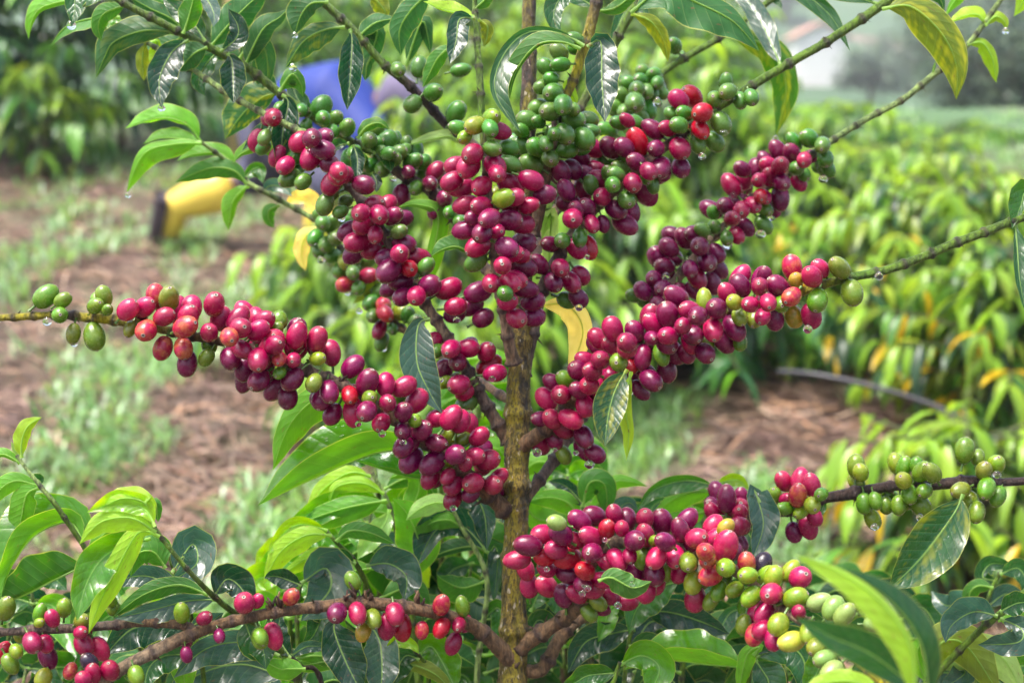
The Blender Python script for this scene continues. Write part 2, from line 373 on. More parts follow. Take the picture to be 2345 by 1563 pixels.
# ------------------------------------------------------------------ leaves
LC = {'k': (0.009, 0.042, 0.020), 'd': (0.014, 0.072, 0.016), 'm': (0.022, 0.110, 0.010), 'b': (0.052, 0.20, 0.006), 'y': (0.15, 0.30, 0.008),
      'w': (0.52, 0.46, 0.10), 'l': (0.16, 0.28, 0.07), 's': (0.03, 0.075, 0.05), 'o': (0.085, 0.13, 0.012)}
def leaf(parent, pts, wl, wr, col, u=1, d=0.8, spot=0.0, tilt=None, zl=None, zr=None, wav=0.13, z1=0.0, curl=0.0, label=None):
    NU, NV = 26, 5
    tilt = 0.35 * u if tilt is None else tilt
    mid = resample(catmull([tuple(p) for p in pts], 10), NU)
    s = K * d
    if zl is None: zl = -0.40 * abs(wl) * u
    if zr is None: zr = -0.40 * abs(wr) * u
    nw = random.uniform(2.2, 4.2); ph = random.uniform(0, 6.28); ph2 = random.uniform(0, 6.28)
    y0 = mid[0][1]; V = []; UVs = []; F = []
    def P3(x, y, dz): return at(x, y, d + dz * s)
    for i, q in enumerate(mid):
        t = i / (NU - 1); a, b = mid[max(0, i - 1)], mid[min(NU - 1, i + 1)]
        tx, ty = b[0] - a[0], b[1] - a[1]; l = math.hypot(tx, ty) or 1; tx /= l; ty /= l
        nlx, nly = ty, -tx                                        # screen-left of the direction of travel
        tt = max(0.0, (t - 0.05) / 0.95)
        w_ = (tt ** 0.72 * (1 - tt) ** 0.95) / 0.325 if 0 < tt < 1 else 0.0
        if tt > 0.86: w_ *= 0.72 + 0.28 * (1 - tt) / 0.14
        w_ = max(w_, 0.015)
        zb = -tilt * (q[1] - y0) + z1 * t * t
        for k in range(-NV, NV + 1):
            f = abs(k) / NV; ww, zz = (wl, zl) if k < 0 else (wr, zr)
            sg = 1 if k < 0 else -1
            lat = ww * w_ * f
            und = wav * math.sin(nw * 6.28 * t + ph + (ph2 if k > 0 else 0)) * f * f * max(abs(ww), abs(zz))
            dz = zb + zz * w_ * (0.6 * f + 0.4 * f * f) + und * 1.2 * min(1, w_ * 1.5)
            lat += und * 0.35 * (1 if ww >= 0 else -1) * min(1, w_ * 1.5) - curl * ww * w_ * f ** 3
            V.append(P3(q[0] + nlx * lat * sg, q[1] + nly * lat * sg, dz)); UVs.append((t, 0.5 + 0.5 * k / NV))
    m = 2 * NV + 1
    for i in range(NU - 1):
        for k in range(m - 1):
            a = i * m + k
            F.append((a, a + 1, a + m + 1, a + m) if u > 0 else (a, a + m, a + m + 1, a + 1))
    # midrib and petiole under the blade
    b0 = len(V); NS = 5
    for i, q in enumerate(mid):
        t = i / (NU - 1); r = (3.6 * (1 - t) ** 0.8 + 0.5) * (1.25 if t < 0.06 else 0.75)
        zb = -tilt * (q[1] - y0) + z1 * t * t + (1.2 if u > 0 else -1.2)
        a, b = mid[max(0, i - 1)], mid[min(NU - 1, i + 1)]
        tx, ty = b[0] - a[0], b[1] - a[1]; l = math.hypot(tx, ty) or 1; nx_, ny_ = ty / l, -tx / l
        for k in range(NS):
            g = 2 * math.pi * k / NS
            V.append(P3(q[0] + nx_ * math.cos(g) * r, q[1] + ny_ * math.cos(g) * r, zb + math.sin(g) * r)); UVs.append((t, 0.5))
    for i in range(NU - 1):
        for k in range(NS):
            a = b0 + i * NS + k; b = b0 + i * NS + (k + 1) % NS
            F.append((a, b, b + NS, a + NS))
    me = bpy.data.meshes.new('leaf'); me.from_pydata([tuple(v) for v in V], [], F)
    uvl = me.uv_layers.new(name='UVMap'); flat = []
    for lp in me.loops: flat += UVs[lp.vertex_index]
    uvl.data.foreach_set('uv', flat); smooth(me)
    o = mesh_obj('leaf', me, parent, M_LF)
    c = LC[col]; j = random.uniform(0.85, 1.18); g = random.uniform(0.93, 1.07)
    o.color = (c[0] * j * g, c[1] * j, c[2] * j, spot)
    if label: o['label'] = label
    return o

# ------------------------------------------------------------------ branches
SC_ = {'B': (0.19, 0.115, 0.06), 'K': (0.14, 0.10, 0.08), 'D': (0.050, 0.030, 0.025), 'G': (0.105, 0.20, 0.012), 'Y': (0.34, 0.30, 0.012), 'L': (0.26, 0.38, 0.11), 'P': (0.32, 0.23, 0.15), 'O': (0.15, 0.115, 0.022)}
def branch(root, name, pts, label, step=46, knob=0.38, mat_=None, jit=0.05):
    """pts: (x, y, depth, half width in px, colour letter)"""
    num = [(p[0], p[1], p[2], p[3], *SC_[p[4]]) for p in pts]
    cm = catmull(num, 12)
    L = [0]
    for a, b in zip(cm, cm[1:]): L.append(L[-1] + math.dist(a[:2], b[:2]))
    n = max(12, int(L[-1] / 5)); rs = resample(cm, n)
    P, RR, CC = [], [], []; acc = 0
    for i, q in enumerate(rs):
        s = L[-1] * i / (n - 1); k = (s % step) / step; k = min(k, 1 - k) * step       # px from the nearest node
        e = math.exp(-(k / 6.5) ** 2)
        wob = 2.0 * noise.noise((s * 0.012, len(label or name), 1.0))
        P.append(at(q[0] + wob, q[1] + wob * 0.6, q[2])); RR.append(max(0.6, q[3]) * K * q[2] * (1 + knob * e))
        c = Vector(q[4:7]); c = c.lerp(Vector((0.045, 0.028, 0.030)), 0.9 * e); CC.append(tuple(c))
    mb = MB(); mb.tube(P, RR, CC, 10, jit)
    # little dry bracts at the nodes
    for i in range(2, n - 2):
        s = L[-1] * i / (n - 1)
        if int(s / step) != int(L[-1] * (i - 1) / (n - 1) / step):
            for q in range(2):
                dr = Vector((random.uniform(-1, 1), random.uniform(-1, 0.3), random.uniform(-1, 1))).normalized()
                tip = P[i] + dr * RR[i] * random.uniform(1.5, 2.4); sd = dr.orthogonal().normalized() * RR[i] * 0.35
                mb.quad([P[i] - sd, P[i] + sd, tip], (0.09, 0.06, 0.03))
    o = mesh_obj(name, mb.mesh(name), root, mat_ or M_BARK)
    if label: o['label'] = label
    return o, [(q[0], q[1], q[2], p) for q, p in zip(rs, P)]
def near(axis, x, y):
    return min(axis, key=lambda a: (a[0] - x) ** 2 + (a[1] - y) ** 2)
def cherries(br, axis, s, size=52, ring=44, push=0.0):
    for x, y, c, sz in parse(s):
        a = near(axis, x, y); dist = math.hypot(a[0] - x, a[1] - y)
        off = -math.sqrt(ring * ring - dist * dist) if dist < ring else random.uniform(-8, 8)
        ALLCH.append([x, y, a[2] + (off + push) * K * a[2], (sz or size) * 0.5 * random.uniform(0.95, 1.06), c, br, a])
def settle():
    global ALLCH
    for x, y, d, r, c, br, a in list(ALLCH):                 # fruit on the far side of each bunch
        if random.random() < .24 and math.hypot(a[0] - x, a[1] - y) < 60:
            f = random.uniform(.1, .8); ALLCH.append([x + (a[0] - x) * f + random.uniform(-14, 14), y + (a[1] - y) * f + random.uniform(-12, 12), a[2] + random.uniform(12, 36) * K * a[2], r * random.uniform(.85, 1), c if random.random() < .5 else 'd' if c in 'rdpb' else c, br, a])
    for it in range(80):
        for i, A in enumerate(ALLCH):
            for B in ALLCH[i + 1:]:
                dx = A[0] - B[0]
                if abs(dx) > 66: continue
                dy = A[1] - B[1]; q = dx * dx + dy * dy; rr = 0.93 * (A[3] + B[3])
                if q >= rr * rr: continue
                need = math.sqrt(rr * rr - q) * K * 0.8; dz = A[2] - B[2]
                if abs(dz) < need:
                    mv = (need - abs(dz)) * 0.25 * (1 if dz >= 0 else -1); A[2] += mv; B[2] -= mv
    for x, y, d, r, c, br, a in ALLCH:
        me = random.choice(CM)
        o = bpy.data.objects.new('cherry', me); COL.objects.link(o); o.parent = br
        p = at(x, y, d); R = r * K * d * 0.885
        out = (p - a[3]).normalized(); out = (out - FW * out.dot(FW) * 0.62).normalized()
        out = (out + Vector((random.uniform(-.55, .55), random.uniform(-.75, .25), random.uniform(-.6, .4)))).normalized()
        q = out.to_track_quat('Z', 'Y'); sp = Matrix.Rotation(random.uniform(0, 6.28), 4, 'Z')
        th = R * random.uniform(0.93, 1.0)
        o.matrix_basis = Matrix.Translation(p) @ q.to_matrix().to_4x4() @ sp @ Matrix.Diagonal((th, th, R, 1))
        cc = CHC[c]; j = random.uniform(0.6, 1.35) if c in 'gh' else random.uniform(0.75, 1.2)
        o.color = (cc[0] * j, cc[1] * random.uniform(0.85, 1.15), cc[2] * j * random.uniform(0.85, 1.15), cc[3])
        if c in CHL: o['label'] = CHL[c]

# ------------------------------------------------------------------ the coffee tree
base = at(1175, 2000, 0.86); base = Vector((base.x, base.y, gz(base.x, base.y)))
tree = empty('coffee_tree', base, 'slender wet coffee tree with mossy trunk and branches crowded with red and green cherries', 'coffee tree')
tp = [(1213, -60, .885, 15, 'D'), (1212, 60, .885, 16, 'D'), (1209, 240, .882, 18, 'D'), (1203, 420, .88, 20, 'D'), (1198, 600, .875, 22, 'O'), (1194, 760, .87, 24, 'O'), (1187, 900, .866, 28, 'O'), (1184, 1060, .864, 29, 'O'),
      (1182, 1200, .862, 28, 'O'), (1177, 1350, .86, 28, 'O'), (1175, 1500, .86, 32, 'O'), (1174, 1700, .86, 40, 'O')]
cm = resample(catmull([(p[0], p[1], p[2], p[3], *SC_[p[4]]) for p in tp], 14), 300)
P = [at(q[0] + 3 * noise.noise((0, q[1] * .008, 2)), q[1], q[2]) for q in cm]
dn = (base + Vector((0, 0, -0.05)) - P[-1]); P += [P[-1] + dn * k / 12 for k in range(1, 13)]
RR = [q[3] * K * q[2] * (1 + 0.10 * noise.noise((q[1] * .02, 0, 5)) + 0.2 * math.exp(-(((q[1] - 40) % 165 - 82) / 13) ** 2)) for q in cm]; RR += [RR[-1] * (1 + 0.03 * k) for k in range(12)]
CC = [q[4:7] for q in cm]; CC += [CC[-1]] * 12
mb = MB(); mb.tube(P, RR, CC, 22, 0.05)
mesh_obj('trunk', mb.mesh('trunk'), tree, M_TRUNK)

def lf(ba, pts, wl, wr, col, u=1, dd=0.0, **k):
    br, ax = ba; a = near(ax, *pts[0][:2])
    return leaf(br, pts, wl * 1.12, wr * 1.12, col, u, a[2] + dd, **k)

# A: the long branch on the left
A = branch(tree, 'branch', [(-60, 729, .80, 7, 'Y'), (30, 726, .80, 8, 'Y'), (105, 722, .80, 9, 'Y'), (165, 722, .80, 10, 'K'), (200, 727, .80, 11, 'Y'), (290, 737, .80, 11, 'Y'), (420, 765, .80, 10, 'O'), (560, 795, .80, 11, 'B'), (700, 847, .805, 12, 'P'), (780, 880, .81, 13, 'P'),
    (860, 930, .815, 12, 'B'), (940, 985, .825, 13, 'B'), (1010, 1040, .835, 14, 'B'), (1080, 1095, .845, 17, 'B'), (1165, 1175, .862, 20, 'B')], 'long branch crowded with red cherries, its yellow tip bare past a few green ones')
cherries(*A, """105,678,h,54 144,687,h,44 137,721,h,46 238,678,h,46 219,700,h,44 246,709,h,30 168,764,h,40 216,770,h,58 298,753,h,40 293,709,p 331,703,p 357,679,o 387,684,h 376,725,p,54 335,756,o,58
408,710,r 439,705,p 430,725,p 425,748,o,60 490,697,p,60 505,729,p,54 479,762,p,52 563,718,p 545,730,r 550,751,p,56 525,771,o,52 591,756,r 591,730,p 373,797,o,54 420,797,o,52 429,832,d,56 473,818,h,44 527,821,d 554,800,r
559,844,d,54 560,870,d 591,824,r 605,845,r 640,733,h,46 604,735,r 592,756,p 633,755,h,34 630,778,p,56 680,755,d,52 680,768,r 726,777,p 598,820,p 629,790,r,54 676,790,r,56 725,795,p,54 758,808,p 639,822,o,40 672,824,p,46 727,821,y,40
607,860,r 641,853,h,34 670,868,d 594,870,d 632,890,d,56 659,908,d 719,876,h,46 808,839,d,56 754,896,d,54 736,914,d 801,905,b,46 762,948,d,56 809,944,r,58 840,941,d 841,876,d,60 883,880,r,54 846,911,h,44 925,885,p,56 887,923,r,52 954,918,p,60
924,944,d,48 873,967,r,54 950,963,y,40 922,987,d,48 966,985,d,54 1000,957,p,54 924,1023,d 1000,1014,d,54 941,1053,d,58 990,1060,d,58 986,1091,r 1033,955,r 1053,964,r 1071,975,p 1028,997,y,46 1061,1005,h,42 1097,999,r,46 1100,1028,d
1043,1041,d 1029,1049,y,44 1085,1045,p,50 1116,1053,p,62 1066,1062,r,42 1084,1105,p,54 1129,1110,p,54 1038,1110,r,50 1038,1141,r,52 1025,1091,r,40 1143,1092,p,46 1078,1131,d,44""", 55)

# C: rises to the upper left from the middle of the trunk
Cb = branch(tree, 'branch', [(1165, 1010, .866, 16, 'B'), (1110, 920, .863, 14, 'K'), (1072, 850, .86, 13, 'K'), (1030, 780, .86, 12, 'P'), (985, 712, .86, 12, 'P'), (930, 635, .86, 11, 'B'), (885, 545, .86, 11, 'K'), (835, 470, .86, 11, 'K'), (795, 420, .86, 10, 'K'),
    (740, 365, .865, 9, 'O'), (690, 305, .87, 8, 'L'), (600, 258, .88, 7, 'L'), (520, 213, .89, 7, 'L'), (435, 155, .90, 6, 'L'), (335, 97, .91, 5, 'L'), (270, 70, .92, 4, 'G')], 'branch curving up with dark red cherries and thinning to a pale green leafy end')
cherries(*Cb, """686,325,r 714,317,d 740,316,d 712,361,r,54 740,343,d 677,358,g,46 754,376,d 776,392,r 590,322,r 606,315,g,40 603,338,g,38 654,379,r 636,358,r 626,269,r 672,394,g,44 664,408,g,50 694,416,g,46 758,421,r,56 773,403,r 790,400,r 832,423,d
759,445,g,36 744,468,g,50 780,485,g,36 827,487,r 858,469,r 887,469,r 868,492,r,56 900,495,d 924,500,d,46 832,514,r,58 798,529,d,54 860,537,r,44 914,531,g,38 818,554,r,58 812,579,d,54 851,574,r,52 926,559,d 887,590,d 915,581,r,54 960,590,r,52
975,610,g,44 890,620,d,62 937,615,b,50 897,659,d,50 918,643,d 923,679,d 954,677,r,52 983,654,d,56 1027,661,r,56 1043,702,r,54 1078,700,d,58 1094,669,d,62 1106,728,d,50 1041,720,d,46 1033,799,r,56 1071,797,r,50 1048,829,d,50
1114,806,r,54 1120,836,b,58 1133,854,r 1013,848,d 1051,880,p,54 1064,898,r,44 1068,923,g,50 1019,875,y,36 1000,803,g,42 988,785,r,54 860,945,g,1""".replace(' 860,945,g,1', ''), 52)
# D: the green stem crossing to the top-left corner
Db = branch(tree, 'branch', [(1180, 740, .872, 12, 'B'), (1110, 610, .89, 11, 'B'), (1055, 520, .90, 12, 'B'), (1000, 448, .91, 13, 'K'), (910, 393, .915, 13, 'K'), (860, 352, .915, 10, 'G'), (808, 327, .915, 10, 'G'), (720, 270, .915, 10, 'G'), (640, 213, .912, 10, 'G'), (560, 152, .905, 10, 'G'), (430, 84, .90, 9, 'G'), (370, 52, .895, 9, 'G'), (285, 8, .89, 8, 'G'), (200, -50, .885, 6, 'G')],
    'branch with green cherries, running as a green stem into hanging dark leaves', 70)
cherries(*Db, """735,246,g,56 740,271,g,46 768,271,g,40 795,292,g,50 846,322,g,48 885,325,g,52 905,322,g,40 911,351,g,46 949,351,g,50 946,370,g,46 876,387,g,46 800,363,g,46 849,380,g,44 861,328,g,36 997,392,r,50 919,448,d,50 952,430,g,42 1000,480,d,50 1018,455,d,46 1030,486,g,36 1053,508,g,40 690,252,g,36 700,290,g,38 762,300,g,38 812,350,g,40 828,366,g,38 862,300,g,40 925,345,g,38 930,330,g,36 968,372,g,38 890,352,g,40 872,346,g,36 640,248,g,34
935,395,d,40 985,420,d,42 905,365,g,40 820,410,d,44 838,395,g,40""", 50, push=4)
# E: a branch behind, out of focus
Eb = branch(tree, 'branch', [(1185, 930, .875, 10, 'B'), (1080, 860, .92, 9, 'B'), (990, 800, .96, 8, 'B'), (900, 735, .99, 8, 'B'), (845, 670, 1.0, 7, 'B'), (790, 585, 1.01, 7, 'B'), (745, 520, 1.01, 6, 'L'), (650, 463, 1.01, 6, 'L'), (600, 437, 1.0, 6, 'L'), (560, 412, 1.0, 6, 'L'), (515, 365, .99, 5, 'L'), (458, 324, .98, 4, 'L')],
    'branch behind with small green cherries and a few orange ones, ending in bright arched leaves')
cherries(*Eb, """731,490,g,36 740,510,g,44 760,510,g,44 785,508,g,40 795,500,g,36 722,544,g,44 768,546,g,44 750,559,g,44 735,573,g,42 762,586,g,40 791,599,y,42 780,619,g,42 808,624,g,38 815,595,g,36 844,595,g,40 792,651,o,44 844,631,p,42 821,659,g,40 874,666,g,46 850,692,g,44
878,697,o,42 882,718,b,46 854,723,g,40 918,715,y,46 934,720,g,40 869,755,r,46 899,753,g,34 951,738,g,38 874,782,g,42""", 40)
# F: from behind the crown to the top
Fb = branch(tree, 'branch', [(1195, 470, .89, 12, 'B'), (1130, 370, .91, 11, 'B'), (1030, 292, .92, 11, 'D'), (985, 245, .92, 10, 'D'), (935, 193, .915, 10, 'D'), (880, 148, .91, 9, 'G'), (815, 75, .905, 9, 'G'), (740, 5, .90, 9, 'G'), (690, -50, .895, 8, 'G')], 'branch with sparse green cherries on purple bark turning green', 75)
cherries(*Fb, "959,153,g,44 992,212,g,52 945,238,g,48 911,159,g,40 1044,258,g,52 1055,161,g,44 1000,275,g,1".replace(' 1000,275,g,1', ''), 48, push=3)
# G: the upright sucker in front of the trunk
Gb = branch(tree, 'branch', [(1176, 830, .845, 16, 'B'), (1158, 745, .835, 12, 'P'), (1140, 650, .825, 11, 'P'), (1130, 560, .82, 10, 'P'), (1120, 460, .82, 9, 'P'), (1112, 370, .82, 8, 'P'), (1105, 300, .82, 8, 'G'), (1100, 200, .82, 8, 'G'), (1093, 100, .825, 7, 'G'), (1088, 20, .83, 6, 'G'), (1085, -50, .83, 6, 'G')],
    'thin upright branch before the trunk, loaded with crimson cherries below a green tip', 62)
cherries(*Gb, """1126,269,y,46 1088,287,y,48 1051,294,g,44 1064,314,y,40 1128,340,g,48 1122,294,g,44 1143,300,r,48 1166,338,g,46 1167,376,g,50 1082,353,r 1045,379,p,52 1073,381,p,60 1133,379,r,54 1053,428,p,60 1035,415,r 1103,426,p,54 1139,398,r,54 1153,454,y,54 1066,469,p,54 1102,472,r 1120,500,d,56
1065,527,d,56 1105,533,d,54 1169,423,p,60 1166,504,d,56 1094,564,r,54 1089,600,g,50 1151,608,r,52 1169,646,p,56 1161,567,d 1157,672,g,46 1125,648,r 1163,690,r,50 1182,728,p,56 1178,452,p,52 1216,413,r,56 1247,446,d,52 1196,513,r,58 1168,469,r 1200,556,d,62 1198,610,d,58 1172,580,r 1179,640,p,56
1203,661,d,56 1220,690,d,54 1223,726,d,54 1210,470,r,48 1085,500,d,46 1138,530,r,44 1190,585,r,48""", 55)
# H: rises to the upper right edge
Hb = branch(tree, 'branch', [(1200, 860, .868, 15, 'K'), (1220, 760, .87, 14, 'K'), (1245, 655, .87, 14, 'K'), (1305, 545, .87, 13, 'K'), (1380, 460, .88, 12, 'B'), (1480, 372, .885, 12, 'B'), (1560, 308, .89, 10, 'D'), (1640, 250, .89, 10, 'G'), (1760, 173, .89, 10, 'G'), (1825, 135, .89, 10, 'G'), (1900, 92, .89, 10, 'G'), (2025, 8, .89, 11, 'G'), (2120, -60, .89, 9, 'G')],
    'branch with mixed red and green cherries that runs up as a smooth green stem', 98)
cherries(*Hb, """1301,464,d 1344,477,d 1311,500,r,56 1355,513,r,46 1381,513,d,36 1334,436,r 1353,423,g,46 1403,423,g,48 1411,400,g,46 1393,398,g,44 1480,405,g,42 1379,451,r,52 1434,457,g,50 1449,419,r,52 1479,442,d,58 1444,485,d,54 1431,513,d,56 1370,410,r 1512,395,d 1495,423,g,40 1260,559,d,46 1288,551,g,42 1328,545,g,44
1347,567,b,50 1321,569,r 1234,605,d,50 1283,613,r,52 1267,646,d,50 1308,646,r,50 1329,631,r,52 1324,682,d,48 1298,687,g,50 1495,297,d,52 1529,294,r,46 1459,325,b,58 1429,338,d 1503,340,d,46 1457,371,d,54 1557,340,r,54 1513,384,d,56 1559,384,d,48 1398,338,d 1365,392,r 1388,369,g,44 1426,361,g,44 1421,387,g,44
1485,392,r,48 1436,276,r,40 1454,282,g,46 1418,282,g,42 1555,287,g,46 1567,260,g,44 1537,261,g,38 1584,221,b,54 1554,228,r,50 1609,258,b,50 1604,297,b,50 1651,282,g,54 1636,325,g,52 1598,330,g,44 1636,228,g,46 1667,210,g,48 1662,189,g,40 1720,223,g,46 1695,230,g,42 1283,405,d,54 1297,436,d,52 1326,358,d 1355,338,r,54
1285,394,d,54 1311,389,d 1188,369,r,44 1340,400,d,48 1320,480,d,44 1410,480,d,50""", 52)
# J: green cluster behind
Jb = branch(tree, 'branch', [(1205, 640, .88, 11, 'B'), (1270, 490, .93, 10, 'B'), (1375, 345, .96, 10, 'D'), (1450, 242, .97, 9, 'D'), (1520, 165, .98, 8, 'G'), (1660, 78, .99, 8, 'G'), (1755, 8, 1.0, 8, 'G'), (1830, -50, 1.0, 7, 'G')], 'branch behind holding a bunch of dull green cherries on a straight stem', 90)
cherries(*Jb, "1498,174,g,46 1472,164,g,40 1467,184,g,40 1459,205,g,48 1454,235,g,54 1485,251,g,50 1511,210,g,42 1493,212,g,42 1424,218,g,42 1418,195,g,40 1544,105,g,44 1390,299,g,46 1383,325,y,34 1430,255,g,46 1440,190,g,38 1480,210,g,40 1465,265,g,42 1440,290,g,44 1410,245,g,38 1505,190,g,38", 46)
# K: thick yellow stem
Kb = branch(tree, 'branch', [(1222, 540, .875, 14, 'B'), (1245, 430, .87, 14, 'B'), (1264, 330, .865, 13, 'B'), (1280, 260, .865, 10, 'D'), (1312, 185, .865, 11, 'Y'), (1338, 108, .865, 13, 'Y'), (1362, 26, .865, 13, 'O'), (1385, -60, .865, 12, 'O')], 'yellowing upright branch with a bunch of plump green cherries', 92, 0.25)
cherries(*Kb, """1250,154,g,48 1283,148,g,44 1280,120,g,44 1316,92,g,42 1267,212,g,52 1289,241,g,54 1234,248,g,52 1259,256,g,54 1209,276,g,52 1233,279,g,38 1314,274,g,56 1344,276,g,52 1293,307,g,58 1337,317,g,56 1270,307,g,40 1299,345,g,46 1229,338,g,52 1260,363,g,50 1196,335,g,46 1173,325,g,46 1216,376,g,52 1240,200,g,40 1320,300,g,40 1195,300,g,40 1250,330,g,44 1310,250,g,40 1330,340,g,42 1262,180,g,38 1180,355,g,44 1350,300,g,42""", 55)
Lb = branch(tree, 'branch', [(1240, 420, .885, 12, 'B'), (1300, 300, .90, 11, 'B'), (1352, 205, .91, 10, 'G'), (1403, 108, .91, 10, 'G'), (1442, 33, .91, 11, 'G'), (1495, -50, .91, 10, 'G')], 'green stem beside the yellow one, without fruit', 95)
# M: right middle branch
Mb = branch(tree, 'branch', [(1195, 1020, .862, 18, 'B'), (1255, 975, .845, 16, 'B'), (1345, 885, .83, 14, 'B'), (1430, 815, .82, 13, 'B'), (1510, 775, .81, 12, 'B'), (1600, 735, .805, 11, 'B'), (1690, 705, .80, 11, 'B'), (1780, 688, .80, 11, 'O'), (1860, 660, .80, 10, 'Y'), (1935, 638, .80, 10, 'G'), (2035, 617, .80, 10, 'G'), (2130, 580, .80, 10, 'G'), (2240, 537, .80, 10, 'G'), (2320, 506, .80, 9, 'G'), (2400, 480, .80, 8, 'G')],
    'branch packed with crimson cherries that ends in a bare jointed green stem', 66)
cherries(*Mb, """1814,613,o,56 1823,643,v,42 1859,633,p,58 1878,615,p,48 1922,613,h,60 1951,670,h,58 1872,687,h,56 1813,679,o,50 1782,656,d,54 1759,692,r,48 1790,697,h,46 1818,724,v,48 1773,730,d,52 1858,723,r,56 1751,632,d,44 1695,636,r 1695,654,d,56 1741,638,d,50 1740,656,r,50 1718,697,r,50 1751,692,r 1747,725,r,44 1682,692,y,42
1665,672,r 1613,688,y,50 1642,707,d,54 1694,725,h,44 1729,729,h,42 1598,723,d,54 1580,712,r 1682,751,d,58 1633,756,r,54 1586,766,d,54 1564,746,r,48 1529,720,d,60 1554,700,d 1549,679,d,54 1529,769,r,54 1498,743,r,54 1488,725,r 1493,774,d,44 1454,759,d,52 1411,774,d,54 1403,753,r 1436,784,r 1372,776,r,54 1659,782,d,54
1370,790,d,56 1403,790,r 1436,798,p,56 1472,818,d,52 1500,785,d,54 1527,788,d,52 1515,812,h,50 1417,829,h,50 1445,838,b,42 1375,824,r,52 1342,826,r,48 1324,849,d,56 1356,850,r,46 1370,885,r,58 1397,857,r,50 1490,870,d 1480,854,d,50 1457,875,d 1466,893,d,44 1527,847,d,52 1572,809,d,46 1546,808,d 1614,808,d,52 1618,795,h,44
1582,783,r 1695,783,h,40 1266,875,d,46 1296,870,h,48 1251,913,p,56 1285,903,r,54 1324,893,d,48 1349,882,r 1339,928,r,54 1360,928,d 1265,959,p,56 1307,959,p,56 1239,959,d,46 1288,977,r 1270,1005,d,48 1237,1015,r,52 1337,1000,d,52 1342,1028,d,58 1362,1038,d,50 1291,1041,h,42 1450,800,r,46""", 55)
# N: thinner one behind it
Nb = branch(tree, 'branch', [(1200, 1145, .868, 13, 'B'), (1260, 1065, .88, 13, 'K'), (1312, 985, .89, 12, 'K'), (1400, 860, .91, 11, 'K'), (1470, 740, .92, 11, 'P'), (1535, 660, .93, 11, 'P'), (1590, 590, .935, 10, 'P'), (1650, 525, .94, 9, 'P'), (1720, 455, .945, 8, 'B'), (1800, 400, .95, 8, 'B'), (1890, 333, .95, 7, 'L'), (1980, 275, .95, 7, 'L'), (2060, 232, .95, 7, 'L'), (2130, 178, .95, 7, 'L'), (2220, 98, .95, 6, 'L'), (2295, -5, .95, 6, 'L'), (2330, -50, .95, 5, 'L')],
    'branch behind with purple red cherries, tapering to a pale jointed stem', 58)
cherries(*Nb, """1539,538,d 1567,546,d,52 1590,536,d 1532,567,d 1603,564,d,52 1506,590,d,52 1522,610,d 1641,579,d 1618,600,d,54 1644,615,d 1596,636,r,50 1631,649,d,52 1593,666,d 1472,666,d 1518,661,d,52 1498,638,d 1452,677,g,40 1557,672,d 1506,695,d,44 1633,487,g,36 1662,472,d,50 1628,480,d 1698,480,r 1677,500,r 1708,520,d,46 1687,538,r,46
1664,544,g,40 1636,520,g,38 1608,526,g,36 1724,469,r,44 1741,449,b,40 1674,423,r,50 1705,410,r 1749,477,g,40 1749,515,g,42 1700,388,d,46 1730,385,d,46 1738,412,r,44 1781,345,d,44 1813,351,d,50 1842,366,p,42 1787,379,r,48 1760,379,r,46 1752,366,d,40 1818,325,g,42 1852,317,g,48 1883,333,g,42 1824,386,g,42 1890,363,g,42 1896,386,g,40
1763,405,r,48 1791,418,d,48 1787,454,d,50 1829,418,r,42 1840,398,g,40 1773,480,d,36 1757,480,g,34 1750,451,r,40 1888,393,g,36 1580,615,d,46""", 48)
